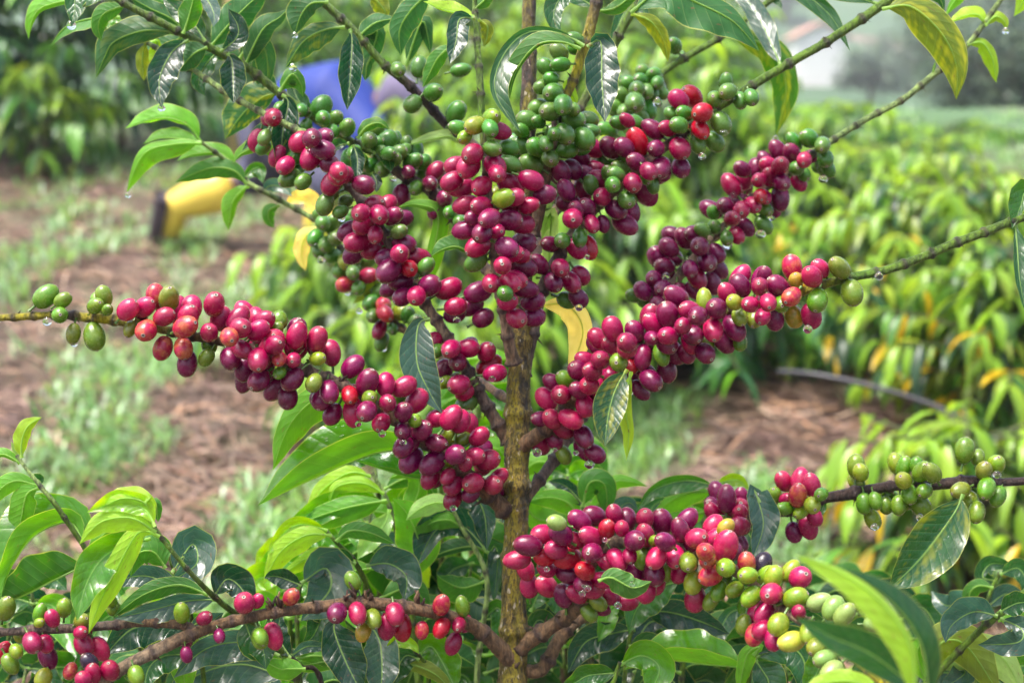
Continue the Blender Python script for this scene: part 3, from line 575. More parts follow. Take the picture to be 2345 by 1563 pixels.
# O: low right branch in front
Ob = branch(tree, 'branch', [(1190, 1480, .858, 20, 'B'), (1265, 1432, .845, 17, 'B'), (1335, 1375, .82, 15, 'B'), (1350, 1300, .80, 14, 'B'), (1400, 1242, .79, 14, 'P'), (1490, 1245, .785, 14, 'P'), (1575, 1258, .78, 14, 'P'), (1680, 1305, .77, 14, 'P'), (1750, 1350, .76, 14, 'P'), (1800, 1396, .745, 14, 'P'), (1890, 1452, .72, 13, 'P'), (1985, 1528, .69, 13, 'Y'), (2080, 1610, .67, 12, 'Y')],
    'low branch with the densest bunch of cherries, red by the trunk, half ripe and yellow farther out', 60)
cherries(*Ob, """1184,1281,p,58 1204,1304,p,52 1212,1340,p,50 1227,1255,d,52 1209,1248,d 1242,1222,p,54 1275,1196,l,46 1285,1222,d,56 1247,1273,b,50 1273,1258,p,50 1252,1301,r,48 1252,1341,p,54 1291,1363,d,56 1314,1236,p,48 1299,1276,b,58 1328,1191,d,56 1360,1181,d,60 1353,1228,p,56 1390,1210,b,50 1408,1178,r,54 1424,1209,r,42 1436,1189,d,56
1357,1265,d,54 1339,1306,b,56 1299,1314,d,48 1334,1337,d,52 1380,1327,r,50 1388,1285,r,48 1413,1281,p,52 1442,1272,r,42 1453,1237,d,54 1477,1187,p,50 1477,1224,p,54 1516,1194,d,60 1499,1237,h,32 1523,1240,d,52 1558,1213,d,54 1572,1191,d,54 1472,1278,h,52 1503,1276,p,56 1454,1311,d,56 1498,1311,d,54 1546,1273,p,58 1503,1334,r
1480,1352,r,54 1436,1378,r,48 1395,1363,r,50 1357,1347,r 1558,1309,r,52 1576,1287,h,52 1529,1309,h,40 1595,1232,p,58 1633,1203,p,54 1639,1230,p,52 1662,1250,p,68 1616,1263,o,56 1621,1281,o,50 1662,1207,v,42 1627,1317,o,56 1587,1334,y,54 1607,1329,h,46 1592,1370,p,60 1662,1299,y,52 1710,1288,o,52 1746,1291,n,52 1713,1317,y,52
1646,1352,h,46 1682,1349,y,44 1628,1375,h,44 1720,1365,y,50 1708,1386,h,48 1756,1317,y,48 1767,1358,p,60 1731,1406,p,56 1728,1452,o,56 1703,1429,h,46 1369,1378,h,44 1349,1401,h,44 1375,1393,d,42 1772,1319,y,50 1810,1306,y,50 1832,1322,p,60 1822,1368,y,56 1876,1378,l,54 1908,1391,l,54 1934,1406,l,50 2001,1427,l,40 1750,1404,r,54
1748,1442,r,54 1783,1429,y,56 1812,1468,w,58 1773,1462,r,52 1829,1401,r,44 1852,1447,y,52 1870,1480,h,50 1888,1508,l,54 1904,1537,l,54 1425,1335,r,48 1320,1360,r,48""", 58)
# Q: low right branch behind, with small bunches
Qb = branch(tree, 'branch', [(1185, 1530, .862, 16, 'B'), (1240, 1530, .862, 16, 'B'), (1290, 1450, .865, 15, 'B'), (1345, 1405, .87, 13, 'B'), (1450, 1340, .875, 12, 'B'), (1600, 1245, .88, 12, 'B'), (1720, 1192, .88, 11, 'B'), (1830, 1160, .875, 12, 'D'), (1890, 1140, .87, 12, 'D'), (1955, 1128, .87, 14, 'D'), (2040, 1113, .865, 11, 'D'), (2130, 1110, .86, 12, 'D'), (2220, 1102, .86, 14, 'D'), (2290, 1104, .86, 10, 'D'), (2420, 1096, .86, 9, 'D')],
    'dark brown branch with spaced bunches of small green cherries', 82)
cherries(*Qb, """1642,1126,d,48 1664,1141,d,54 1633,1156,d 1697,1138,d,46 1695,1161,r,50 1631,1171,r 1695,1173,r 1695,1204,r,52 1692,1240,d,48 1663,1196,h,44 1665,1170,r,46 1795,1102,p,50 1832,1097,p,52 1859,1110,p,50 1774,1133,h,42 1827,1133,o,50 1796,1164,h,40 1833,1172,y,38 1860,1156,y,46 1800,1143,r,36 1818,1218,d,48 1851,1206,r,54 1865,1181,r,42 1881,1131,h,40
1960,1067,h,50 1971,1081,y,46 1979,1152,h,46 2005,1146,h,40 2029,1156,h,38 1998,1187,h,46 2058,1156,h,44 2083,1131,h,46 2107,1156,h,54 2052,1061,y,48 2070,1069,h,46 2069,1100,y,44 2098,1064,h,36 2111,1079,h,50 2134,1082,h,46 2117,1123,h,44 2209,1031,h,52 2239,1046,h,38 2253,1077,h,46 2280,1064,y,50 2199,1122,h,44 2223,1146,y,46 2259,1118,h,50 2285,1136,h,46 2236,1172,h,46""", 46, ring=40)
# R: low left forked branch
Rb = branch(tree, 'branch', [(1175, 1515, .858, 22, 'B'), (1115, 1455, .845, 18, 'B'), (1060, 1422, .835, 16, 'B'), (960, 1394, .82, 15, 'B'), (830, 1380, .81, 15, 'B'), (700, 1392, .80, 13, 'B'), (600, 1406, .79, 13, 'B'), (500, 1430, .785, 13, 'B'), (430, 1455, .78, 15, 'B'), (350, 1492, .775, 15, 'P'), (280, 1530, .77, 15, 'P'), (200, 1580, .765, 15, 'P'), (120, 1640, .76, 13, 'P')],
    'nearly bare brown branch low beside the trunk with a few scattered cherries', 98, 0.22)
cherries(*Rb, """1011,1384,o,46 1059,1387,h,40 1011,1437,b,46 1051,1430,r,44 1038,1473,r,48 966,1442,o,38 920,1434,b,54 887,1432,r,54 905,1406,r 855,1416,h,44 832,1445,v,46 772,1402,d,52 819,1404,p,48 667,1366,o,46 626,1456,p,56 595,1460,h,46 808,1329,h,44 560,1380,p,58 212,1542,r,46 205,1515,n,46 252,1534,r,50 192,1557,r 312,1547,h,44 502,1455,d,36 596,1457,h,40 427,1498,d,36 468,1415,r,40 416,1402,y,44 590,1375,r,36""", 50, ring=40)
R2 = branch(tree, 'branch', [(445, 1445, .785, 13, 'P'), (420, 1431, .785, 11, 'B'), (330, 1424, .785, 11, 'B'), (250, 1431, .785, 11, 'K'), (150, 1438, .785, 11, 'K'), (90, 1438, .785, 13, 'K'), (30, 1445, .785, 9, 'K'), (-60, 1450, .785, 9, 'K')], 'greyish side fork with small bunches of dark red cherries hanging under it', 90, 0.3)
cherries(*R2, """13,1392,h,52 92,1404,h,40 147,1391,h,42 90,1425,y,28 120,1415,r,42 74,1470,r,52 105,1473,r,46 110,1503,d,52 8,1493,b,52 37,1490,y,36 192,1475,r,52 228,1485,p,50 184,1447,r,40 252,1373,h,38 161,1535,o,36 99,1552,y,44 24,1519,h,48 187,1421,h,40""", 50, ring=42)
settle()
for bx in (Rb,):                                             # withered fruit stalks left on the bare branch
    for (x, y) in ((785, 1362), (812, 1350), (840, 1368), (960, 1368), (640, 1372), (622, 1384), (790, 870), (905, 1392)):
        ax = Rb[1] if y > 1200 else A[1]; br = Rb[0] if y > 1200 else A[0]
        a = near(ax, x, y); mb = MB()
        for q in range(5):
            e = at(x + random.uniform(-14, 16), y + random.uniform(-20, 2), a[2] - random.uniform(0, .006)); m_ = (a[3] + e) / 2 + Vector((random.uniform(-.002, .002), 0, 0.001))
            mb.tube([a[3], m_, e], [.0011, .0009, .0005], [random.choice([(0.10, .05, .03), (.06, .025, .02), (.28, .17, .09)])] * 3, 5)
        st = mesh_obj('withered_stalk', mb.mesh('withered_stalk'), br, M_BARK)

# ---- leaves of the tree
# far end of D (top-left corner)
lf(Db, [(250, -10), (178, -10), (171, 25), (163, 60)], 26, 24, 'd')
lf(Db, [(215, -6), (150, 2), (95, 18), (72, 50), (66, 90)], 8, 24, 'b', -1, dd=.03)
lf(Db, [(275, 40), (210, 42), (150, 62), (115, 106)], 20, -12, 'm', -1, dd=.02, zl=-18, zr=18)
lf(Db, [(405, 75), (330, 70), (262, 95), (240, 130), (220, 178)], 26, 34, 'd', -1, spot=.15)
lf(Db, [(432, 92), (395, 118), (365, 180), (370, 246)], 36, 30, 'k', 1, dd=-.01)
lf(Db, [(475, 108), (445, 122), (418, 150), (400, 160)], 24, 30, 'd', -1, dd=-.012)
lf(Db, [(505, 118), (540, 90), (545, 60), (522, 20)], 20, 22, 'k', 1, dd=-.005, tilt=.1)
lf(Db, [(520, 122), (531, 140), (534, 190), (535, 236)], 28, 28, 'k', 1, dd=-.02, zl=-32, zr=-32, tilt=.5)
lf(Db, [(548, 138), (575, 92), (605, 110), (613, 170), (600, 205)], 20, 28, 'd', -1, spot=.1, dd=.01)
lf(Db, [(480, 110), (530, 50), (575, 5), (620, -30)], 34, 34, 'd', -1, dd=.015)
lf(Db, [(420, 78), (432, 40), (440, 10), (450, -30)], 24, 24, 'm', -1, dd=-.01)
lf(Db, [(470, 95), (440, 50), (400, 20), (370, -10)], 20, 24, 'd', 1, dd=-.01)
lf(Db, [(455, -20), (478, 5), (490, 35), (488, 62)], 18, 16, 's', 1, dd=-.01, tilt=1.2)
lf(Db, [(640, 212), (598, 225), (555, 262), (515, 318)], 28, 46, 'd', -1, spot=.85, dd=.02)
lf(Db, [(645, 218), (660, 235), (648, 300), (640, 390)], 30, 24, 'k', 1, dd=-.02, zl=-30, zr=-34, tilt=.35)
lf(Db, [(640, 210), (668, 170), (690, 195), (694, 222)], 14, 24, 'm', -1, dd=-.01)
lf(Db, [(800, 328), (772, 335), (755, 348), (742, 368)], 8, 18, 'd', 1, dd=-.02)
lf(Db, [(808, 332), (818, 360), (818, 412)], 16, 15, 'k', 1, dd=-.025, zl=-14, zr=-14)
lf(Db, [(855, 350), (882, 352), (892, 370), (895, 395)], 14, 18, 'd', 1, dd=-.02, tilt=.8)
lf(Db, [(850, 395), (862, 415), (862, 440)], 12, 12, 'k', 1, dd=-.02)
lf(Db, [(818, 318), (840, 290), (868, 282), (893, 298)], 14, 12, 'm', -1, spot=.3, dd=-.01)
for a in ([(430, 84), (395, 45), (345, 20), (300, -5)], 26, 22, 'd', -1), ([(420, 80), (400, 95), (350, 120), (318, 165)], 18, 22, 'd', -1), ([(560, 152), (600, 70), (640, 40), (660, 20)], 26, 24, 'd', -1), ([(500, 118), (470, 150), (455, 190), (470, 220)], 22, 20, 'd', 1), \
    ([(290, 12), (240, 30), (225, 60), (232, 95)], 20, 20, 'm', -1), ([(560, 150), (520, 120), (480, 125), (455, 150)], 18, 20, 'd', -1), ([(720, 270), (690, 240), (672, 200), (680, 170)], 18, 20, 'd', 1), ([(370, 52), (350, 0), (320, -20)], 24, 22, 'm', -1), ([(640, 215), (610, 190), (590, 150), (596, 118)], 18, 22, 'd', -1):
    lf(Db, *a, dd=random.uniform(.0, .03))
# end of C
lf(Cb, [(334, 98), (326, 135), (330, 186)], 14, 14, 'o', -1, spot=.5)
lf(Cb, [(345, 100), (360, 95), (357, 140), (340, 185)], 10, 18, 'y', -1, dd=.01)
lf(Cb, [(280, 74), (250, 55), (262, 40), (285, 60)], 10, 12, 'b', 1)
lf(Cb, [(700, 300), (650, 285), (600, 300), (555, 345)], 14, 18, 's', 1, dd=.03, tilt=.9)
lf(Cb, [(640, 370), (600, 338), (555, 350), (535, 372)], 10, 22, 'b', -1, dd=.03)
# E end
lf(Eb, [(460, 325), (425, 283), (365, 270), (287, 294)], 5, 30, 'b', -1, zl=30)
lf(Eb, [(459, 326), (415, 318), (370, 316), (328, 330)], 2, 22, 'b', -1, dd=-.005, zl=18)
lf(Eb, [(462, 328), (400, 330), (330, 352), (290, 440)], 32, 12, 'b', -1, dd=-.01)
lf(Eb, [(545, 385), (505, 352), (450, 352), (405, 368)], 6, 22, 'b', -1, dd=.0)
lf(Eb, [(566, 422), (535, 390), (480, 385), (402, 417)], 22, 22, 'm', -1, dd=-.01)
lf(Eb, [(570, 425), (550, 440), (530, 470), (524, 528)], 12, 22, 'b', -1, dd=.02)
lf(Eb, [(722, 505), (705, 462), (680, 458), (652, 468)], 10, 26, 'w', 1, dd=.01)
lf(Eb, [(735, 520), (700, 540), (690, 580), (700, 620)], 18, 18, 'w', -1, dd=.05)
lf(Eb, [(640, 470), (618, 480), (615, 500), (628, 522)], 14, 14, 'm', -1)
lf(Eb, [(600, 440), (620, 425), (650, 430), (668, 450)], 16, 14, 's', 1, tilt=1.0)
lf(Eb, [(830, 640), (860, 640), (850, 660), (808, 695)], 14, 12, 'o', -1, spot=.6, dd=-.01)
lf(Eb, [(560, 412), (575, 390), (596, 386), (602, 420)], 12, 20, 'm', 1)
# F end
lf(Fb, [(752, 5), (712, 8), (688, 38), (675, 80)], 22, 36, 'd', -1, dd=-.01)
lf(Fb, [(790, 62), (745, 68), (695, 95), (655, 155)], 34, 22, 'd', -1, spot=.35, dd=-.005)
lf(Fb, [(800, 66), (806, 90), (803, 160), (795, 252)], 26, 26, 'k', 1, dd=-.02, zl=-30, zr=-30, tilt=.3)
lf(Fb, [(820, 85), (855, 55), (890, 45), (905, 48)], 20, 16, 'd', -1)
lf(Fb, [(822, 90), (862, 70), (855, 110), (838, 165)], 20, 24, 'd', -1, dd=.01)
lf(Fb, [(985, -20), (940, 25), (915, 70), (918, 128)], 32, 26, 'd', -1, dd=-.02)
lf(Fb, [(930, 150), (965, 50), (980, 85), (986, 126)], 18, 20, 'd', -1, dd=.02)
lf(Fb, [(1040, 100), (1005, 130), (985, 165), (968, 200)], 18, 18, 'm', -1, dd=-.03)
lf(Fb, [(850, 130), (840, 150), (838, 170), (836, 185)], 12, 12, 'd', -1)
lf(Fb, [(848, -10), (865, 5), (880, 25), (885, 42)], 18, 18, 'o', -1, spot=.5)
# G end
lf(Gb, [(1090, 38), (1060, 33), (1015, 22), (970, 4)], 3, 22, 'y', -1, zl=10)
lf(Gb, [(1088, 42), (1052, 45), (1045, 90), (1030, 146)], 26, 22, 'k', 1, dd=-.005, tilt=.5)
lf(Gb, [(1095, 45), (1115, 60), (1115, 85), (1108, 108)], 12, 14, 'o', -1, spot=.4)
lf(Gb, [(1088, 20), (1110, 0), (1130, -20)], 16, 16, 'm', -1)
lf(Gb, [(1106, 250), (1060, 320), (1020, 312), (915, 336)], 6, 16, 'l', -1, dd=.09)
# K, L: crown leaves above the fruit
lf(Kb, [(1338, 105), (1278, 75), (1200, 78), (1145, 140), (1135, 215), (1192, 305)], 38, 12, 'd', 1, dd=-.045, wav=.05)
lf(Kb, [(1330, 112), (1285, 96), (1228, 104), (1178, 170), (1160, 262)], 6, 26, 'm', -1, dd=-.055, wav=.05)
lf(Kb, [(1345, 108), (1375, 95), (1378, 180), (1385, 280)], 38, 36, 'k', 1, dd=-.04, tilt=.45)
lf(Kb, [(1365, 20), (1300, -15), (1268, 30), (1285, 88)], 22, 26, 'd', 1, dd=.01)
lf(Kb, [(1368, 25), (1405, 20), (1440, -5), (1470, -40)], 14, 16, 'm', -1, dd=.01)
lf(Kb, [(1312, 180), (1300, 195), (1315, 225), (1322, 240)], 12, 12, 'y', -1)
lf(Lb, [(1445, 30), (1520, -25), (1600, 8), (1680, 50), (1738, 116)], 30, 54, 'd', -1, dd=-.03, zl=40, zr=-30)
lf(Lb, [(1445, 32), (1490, 50), (1520, 95), (1530, 142)], 16, 18, 'o', -1, spot=.5, dd=-.01)
lf(Lb, [(1400, 110), (1430, 30), (1470, 20), (1480, 60)], 16, 16, 'd', 1, dd=.02)
lf(Jb, [(1660, 75), (1760, 110), (1800, 200), (1776, 312)], 30, 34, 'm', -1, spot=.55, dd=-.01)
lf(Jb, [(1755, 8), (1770, -2), (1784, 8), (1790, 20)], 8, 8, 'd', 1)
lf(Hb, [(1790, 155), (1738, 40), (1700, -10), (1650, -50)], 24, 24, 's', 1, dd=.05, tilt=.8)
lf(Hb, [(2020, 12), (1830, -40), (1905, 40), (1946, 116)], 22, 26, 'd', 1, dd=.03)
lf(Hb, [(2020, 22), (2085, 15), (2155, 75), (2190, 150), (2190, 228)], 36, 46, 'o', -1, spot=.75, dd=-.01, wav=.05)
lf(Hb, [(2030, 5), (2100, -30), (2150, -5), (2162, 30)], 16, 18, 'd', -1)
lf(Nb, [(2260, 60), (2240, 35), (2210, 36), (2172, 54)], 6, 18, 'y', -1, zl=14)
lf(Nb, [(2258, 58), (2280, 38), (2300, 50), (2304, 70)], 12, 10, 'y', -1)
lf(Nb, [(2215, 104), (2248, 98), (2272, 135), (2282, 190)], 12, 20, 'y', -1)
lf(Nb, [(2295, -5), (2215, -25), (2185, 5), (2165, 38)], 18, 14, 'b', -1)
lf(Nb, [(2290, -10), (2340, -30), (2345, 0), (2322, 38)], 18, 20, 'y', -1)
lf(Nb, [(2135, 172), (2140, 150), (2143, 140)], 3, 3, 'm', -1)
lf(Mb, [(2385, 485), (2350, 440), (2338, 470), (2318, 524)], 10, 30, 'm', 1, dd=.0)
lf(Mb, [(2325, 508), (2330, 570), (2335, 640), (2350, 720)], 24, 10, 'd', 1, dd=.0)
lf(Hb, [(1232, 700), (1300, 700), (1335, 760), (1302, 855)], 22, 32, 'w', -1, spot=.0, dd=.03, label='yellowed leaf')
lf(Hb, [(1255, 640), (1262, 490), (1248, 520), (1240, 552)], 18, 16, 'l', -1, dd=.03)
lf(Mb, [(1436, 845), (1408, 895), (1392, 955), (1385, 1022)], 34, 36, 'd', 1, spot=.8, dd=-.045, wav=.03, label='dark leaf mottled with yellow')
lf(Mb, [(1445, 850), (1432, 930), (1440, 990), (1434, 1054)], 13, 17, 'y', -1, dd=-.05, wav=.12)
lf(Cb, [(985, 730), (958, 745), (955, 830), (985, 900), (1012, 945)], 40, 36, 's', 1, dd=-.02, tilt=.25, wav=.05)
lf(A, [(1000, 1030), (870, 1035), (730, 1090), (592, 1156)], -52, 92, 'b', 1, dd=.02, zl=-28, zr=40, wav=.05)
lf(A, [(860, 935), (745, 905), (665, 970), (625, 1075)], 44, 30, 'b', -1, dd=.03)
lf(A, [(1040, 1080), (960, 1095), (880, 1075), (808, 1052)], -8, 50, 'm', 1, dd=.03, zl=-30, zr=30)
lf(Db, [(1090, 590), (1050, 565), (1015, 570), (985, 588)], 6, 26, 'm', -1, dd=.0, zl=20)
lf(Cb, [(960, 700), (1005, 505), (955, 468), (905, 478)], 14, 22, 'b', -1, dd=.06)
lf(Ob, [(1370, 1330), (1400, 1322), (1450, 1345), (1492, 1330)], 26, 26, 'm', -1, dd=-.05, tilt=0)
lf(Qb, [(1740, 1150), (1728, 1122), (1748, 1200), (1722, 1282)], 36, 26, 's', 1, dd=-.03, wav=.14, tilt=.4)
lf(Qb, [(2205, 1130), (2185, 1175), (2110, 1275), (2034, 1350)], 62, 52, 'd', 1, spot=.7, dd=-.03, tilt=.35, wav=.04, label='large wet leaf with yellow patches')
lf(Qb, [(1890, 1145), (1885, 1160), (1878, 1185)], 8, 8, 'm', 1)
# foreground leaves at the end of O, near the lens
lf(Ob, [(2095, 1620), (2085, 1480), (2010, 1370), (1915, 1305), (1815, 1268)], 46, 10, 'y', -1, dd=-.15, zl=-10, zr=20, tilt=-.1, wav=.03, label='bright leaf held close to the lens')
lf(Ob, [(2125, 1620), (2112, 1480), (2040, 1375), (1930, 1300)], 4, 40, 'd', 1, dd=-.13, tilt=-.1, zl=10, zr=30, wav=.03)
lf(Ob, [(2115, 1590), (2000, 1500), (1900, 1455), (1822, 1412)], 36, 42, 'd', 1, dd=-.14, wav=.03, tilt=.2)
lf(Ob, [(2020, 1585), (1960, 1560), (1890, 1562), (1830, 1590)], 20, 24, 'y', -1, dd=-.06)
lf(Ob, [(1890, 1460), (1885, 1500), (1870, 1540), (1840, 1590)], 34, 30, 'b', 1, dd=.03)

# ------------------------------------------------------------------ young shoots and neighbouring shrubs in the foreground
def shrub_root(x, d, label):
    p = at(x, 1563, d); return empty('coffee_shrub', (p.x, p.y, gz(p.x, p.y)), label, 'coffee shrub', None)
def to_ground(pts, root):
    x, y, d, r, c = pts[-1]
    return pts + [(x + 20, y + 500, d, r * 1.2, c), (x + 30, y + 1500, d, r * 1.5, 'B')]
def lf(ba, pts, wl, wr, col, u=1, dd=0.0, **k):
    a = near(ba[1], *pts[0][:2])
    return leaf(ba[0], pts, wl * 1.12, wr * 1.12, col, u, a[2] + dd, **k)
def stem(root, pts, step=90): return branch(root, 'stem', to_ground(pts, root), None, step, 0.22)
def shoot(root, x, y, d, ang, ln, n, cols, leafln=(130, 195)):
    """a shoot seen from outside: stem rising to (x, y) with opposite leaf pairs hanging from it"""
    dx, dy = math.sin(R_(ang)), math.cos(R_(ang))
    st = branch(root, 'stem', [(x, y, d, 3, 'L'), (x - dx * ln * .5, y + dy * ln * .5, d, 4.5, 'G'), (x - dx * ln, y + dy * ln, d + .02, 6, 'G'), (x - dx * ln * 1.3, y + dy * ln * 3 + 300, d + .05, 8, 'B'), (x - dx * ln * 1.3, 3000, d + .05, 9, 'B')], None, 80, 0.22)
    for i in range(n):
        t = i / max(1, n - 1) * 0.95; bx, by = x - dx * ln * t, y + dy * ln * t
        for sd in (-1, 1):
            L = random.uniform(*leafln) * (0.65 + 0.35 * min(1, t * 2 + .2)); a = R_(random.uniform(-35, 30)); dr = random.uniform(0.1, 0.75)
            ex, ey = bx + sd * L * math.cos(a) * 0.85, by - L * math.sin(a) * 0.5 + L * dr
            mx, my = bx + sd * L * .45 * math.cos(a), by - L * .32 * math.sin(a) - L * 0.06
            up = random.random() < 0.66
            wv = L * random.uniform(.21, .29)
            lf(st, [(bx, by), (mx, my), (ex, ey)], wv, wv * random.uniform(.6, 1.1), random.choice(cols), 1 if up else -1, dd=random.uniform(-.03, .03), tilt=random.uniform(.3, 1.0) * (1 if up else -1))
    return st
# lower left
r = shrub_root(250, .84, 'coffee shrub with yellow green top leaves before the straw covered ground')
s1 = stem(r, [(38, 1042, .80, 4, 'L'), (92, 1112, .80, 5, 'L'), (132, 1162, .80, 6, 'G'), (205, 1272, .81, 6, 'G'), (300, 1450, .83, 7, 'G'), (370, 1600, .84, 8, 'G')])
s2 = stem(r, [(332, 1150, .77, 4, 'L'), (365, 1224, .77, 5, 'G'), (450, 1325, .775, 6, 'G'), (522, 1392, .80, 7, 'G'), (600, 1445, .82, 7, 'G'), (690, 1600, .84, 8, 'G')])
s3 = stem(r, [(378, 1255, .80, 4, 'G'), (405, 1320, .80, 4, 'G'), (440, 1420, .82, 5, 'G'), (470, 1600, .84, 6, 'G')])
for a in [
 (s1, [(50, 1048), (50, 1010), (64, 975), (95, 955)], 20, 14, 'y', -1), (s1, [(46, 1055), (30, 1020), (26, 1010)], 6, 6, 'l', -1), (s1, [(46, 1060), (20, 1044), (0, 1040), (-40, 1052)], 6, 14, 'b', -1),
 (s1, [(92, 1114), (40, 1100), (0, 1120), (-40, 1180)], 20, 20, 'b', -1), (s1, [(92, 1116), (62, 1130), (50, 1180), (38, 1240)], 26, 30, 'b', -1), (s1, [(95, 1110), (90, 1100), (84, 1098), (74, 1120)], 8, 14, 'd', 1),
 (s1, [(190, 1245), (160, 1195), (80, 1225), (25, 1300), (2, 1370)], -38, 80, 'b', 1), (s1, [(200, 1290), (120, 1330), (50, 1365), (-20, 1385)], -70, 62, 'm', 1),
 (s1, [(205, 1270), (215, 1310), (190, 1370), (160, 1440)], 18, 20, 'm', -1),
 (s2, [(358, 1218), (300, 1185), (230, 1195), (182, 1245)], 30, 22, 'y', -1), (s2, [(355, 1205), (330, 1165), (270, 1150), (200, 1172)], 20, 28, 'y', 1), (s2, [(350, 1190), (330, 1150), (280, 1140), (232, 1162)], 14, 26, 'y', -1),
 (s2, [(362, 1225), (300, 1195), (240, 1220), (200, 1270)], 26, 26, 'b', -1), (s2, [(366, 1228), (318, 1218), (268, 1300), (228, 1380), (203, 1450)], 28, 26, 'y', -1),
 (s2, [(345, 1232), (250, 1265), (200, 1330), (176, 1420)], 42, 40, 'b', 1), (s2, [(340, 1160), (355, 1150), (360, 1175), (362, 1195)], 12, 10, 'm', -1), (s2, [(330, 1150), (322, 1142), (318, 1140)], 4, 4, 'l', -1), (s2, [(333, 1150), (345, 1138), (346, 1132)], 6, 6, 'y', -1),
 (s3, [(380, 1300), (350, 1262), (312, 1270), (300, 1318)], 30, 44, 'm', -1), (s3, [(395, 1310), (440, 1245), (450, 1290), (390, 1330)], 40, 34, 's', 1),
 (s2, [(478, 1362), (410, 1338), (330, 1360), (258, 1412)], 20, 20, 'm', -1), (s3, [(420, 1380), (360, 1325), (300, 1320), (255, 1345)], 30, 26, 's', 1), (s2, [(500, 1372), (430, 1375), (350, 1395), (262, 1415)], 34, 18, 's', 1),
 (s2, [(490, 1365), (520, 1325), (555, 1350), (570, 1400)], 36, 30, 'k', 1), (s3, [(440, 1440), (370, 1430), (300, 1440), (240, 1500)], 50, 40, 'k', 1),
 (s2, [(440, 1470), (455, 1440), (480, 1425), (512, 1402)], 24, 20, 's', 1), (s2, [(560, 1420), (580, 1470), (600, 1480), (610, 1530)], 30, 34, 'd', 1), (s3, [(455, 1500), (380, 1500), (340, 1530), (330, 1590)], 36, 36, 'd', 1),
 (s2, [(640, 1500), (560, 1470), (470, 1485), (398, 1550)], 44, 26, 's', 1), (s2, [(660, 1555), (560, 1520), (460, 1540), (370, 1600)], 52, 34, 's', 1), (s3, [(450, 1460), (420, 1500), (420, 1540), (430, 1600)], 28, 26, 'b', -1)]:
    b, pts, wl, wr, c, u = a
    kw = {'zl': -26, 'zr': 34} if (wl < 0 or wr < 0) else {}
    if c == 's': kw['tilt'] = 1.1
    lf(b, pts, wl, wr, c, u, dd=random.uniform(-.012, .012) - (.02 if c in 'y' else 0), **kw)
for q in ((60, 1530, .93, 10, 120, 3), (180, 1480, .95, -12, 120, 3), (330, 1500, .93, 8, 100, 2), (560, 1530, .92, 0, 100, 3), (20, 1420, .98, 0, 100, 2), (120, 1380, 1.0, 6, 120, 3), (270, 1390, 1.0, -6, 120, 3), (430, 1420, .96, 4, 100, 3), (250, 1545, .93, 0, 60, 2), (500, 1480, .96, -5, 90, 3)): shoot(r, *q, 'ddmkk')
for z in ((70, 1330, .95, -8, 110, 3), (330, 1330, .93, 8, 100, 2), (500, 1420, .92, -6, 90, 3)): shoot(r, *z, 'mmdb')
# lower middle
r = shrub_root(930, .95, 'dense coffee shrub with bright young leaves at the foot of the mossy trunk')
m1 = stem(r, [(852, 1082, .93, 4, 'L'), (885, 1140, .93, 5, 'L'), (905, 1210, .93, 5, 'G'), (935, 1330, .94, 6, 'G'), (960, 1600, .95, 8, 'G')])
m2 = stem(r, [(745, 1212, .88, 4, 'L'), (775, 1245, .88, 5, 'G'), (815, 1290, .885, 6, 'G'), (860, 1400, .90, 6, 'G'), (900, 1600, .91, 8, 'G')])
m3 = stem(r, [(1030, 1150, .92, 4, 'L'), (1060, 1210, .92, 5, 'L'), (1115, 1320, .92, 6, 'L'), (1105, 1440, .92, 6, 'L'), (1092, 1600, .92, 7, 'L')])
m4 = stem(r, [(660, 1500, .84, 5, 'D'), (690, 1525, .84, 5, 'D'), (740, 1590, .85, 6, 'D')])
m5 = stem(r, [(690, 1330, .87, 4, 'G'), (680, 1420, .87, 5, 'G'), (683, 1520, .87, 5, 'G'), (690, 1600, .87, 6, 'G')])
m6 = stem(r, [(880, 1440, .86, 4, 'G'), (960, 1500, .87, 4, 'G'), (985, 1600, .88, 6, 'G')])
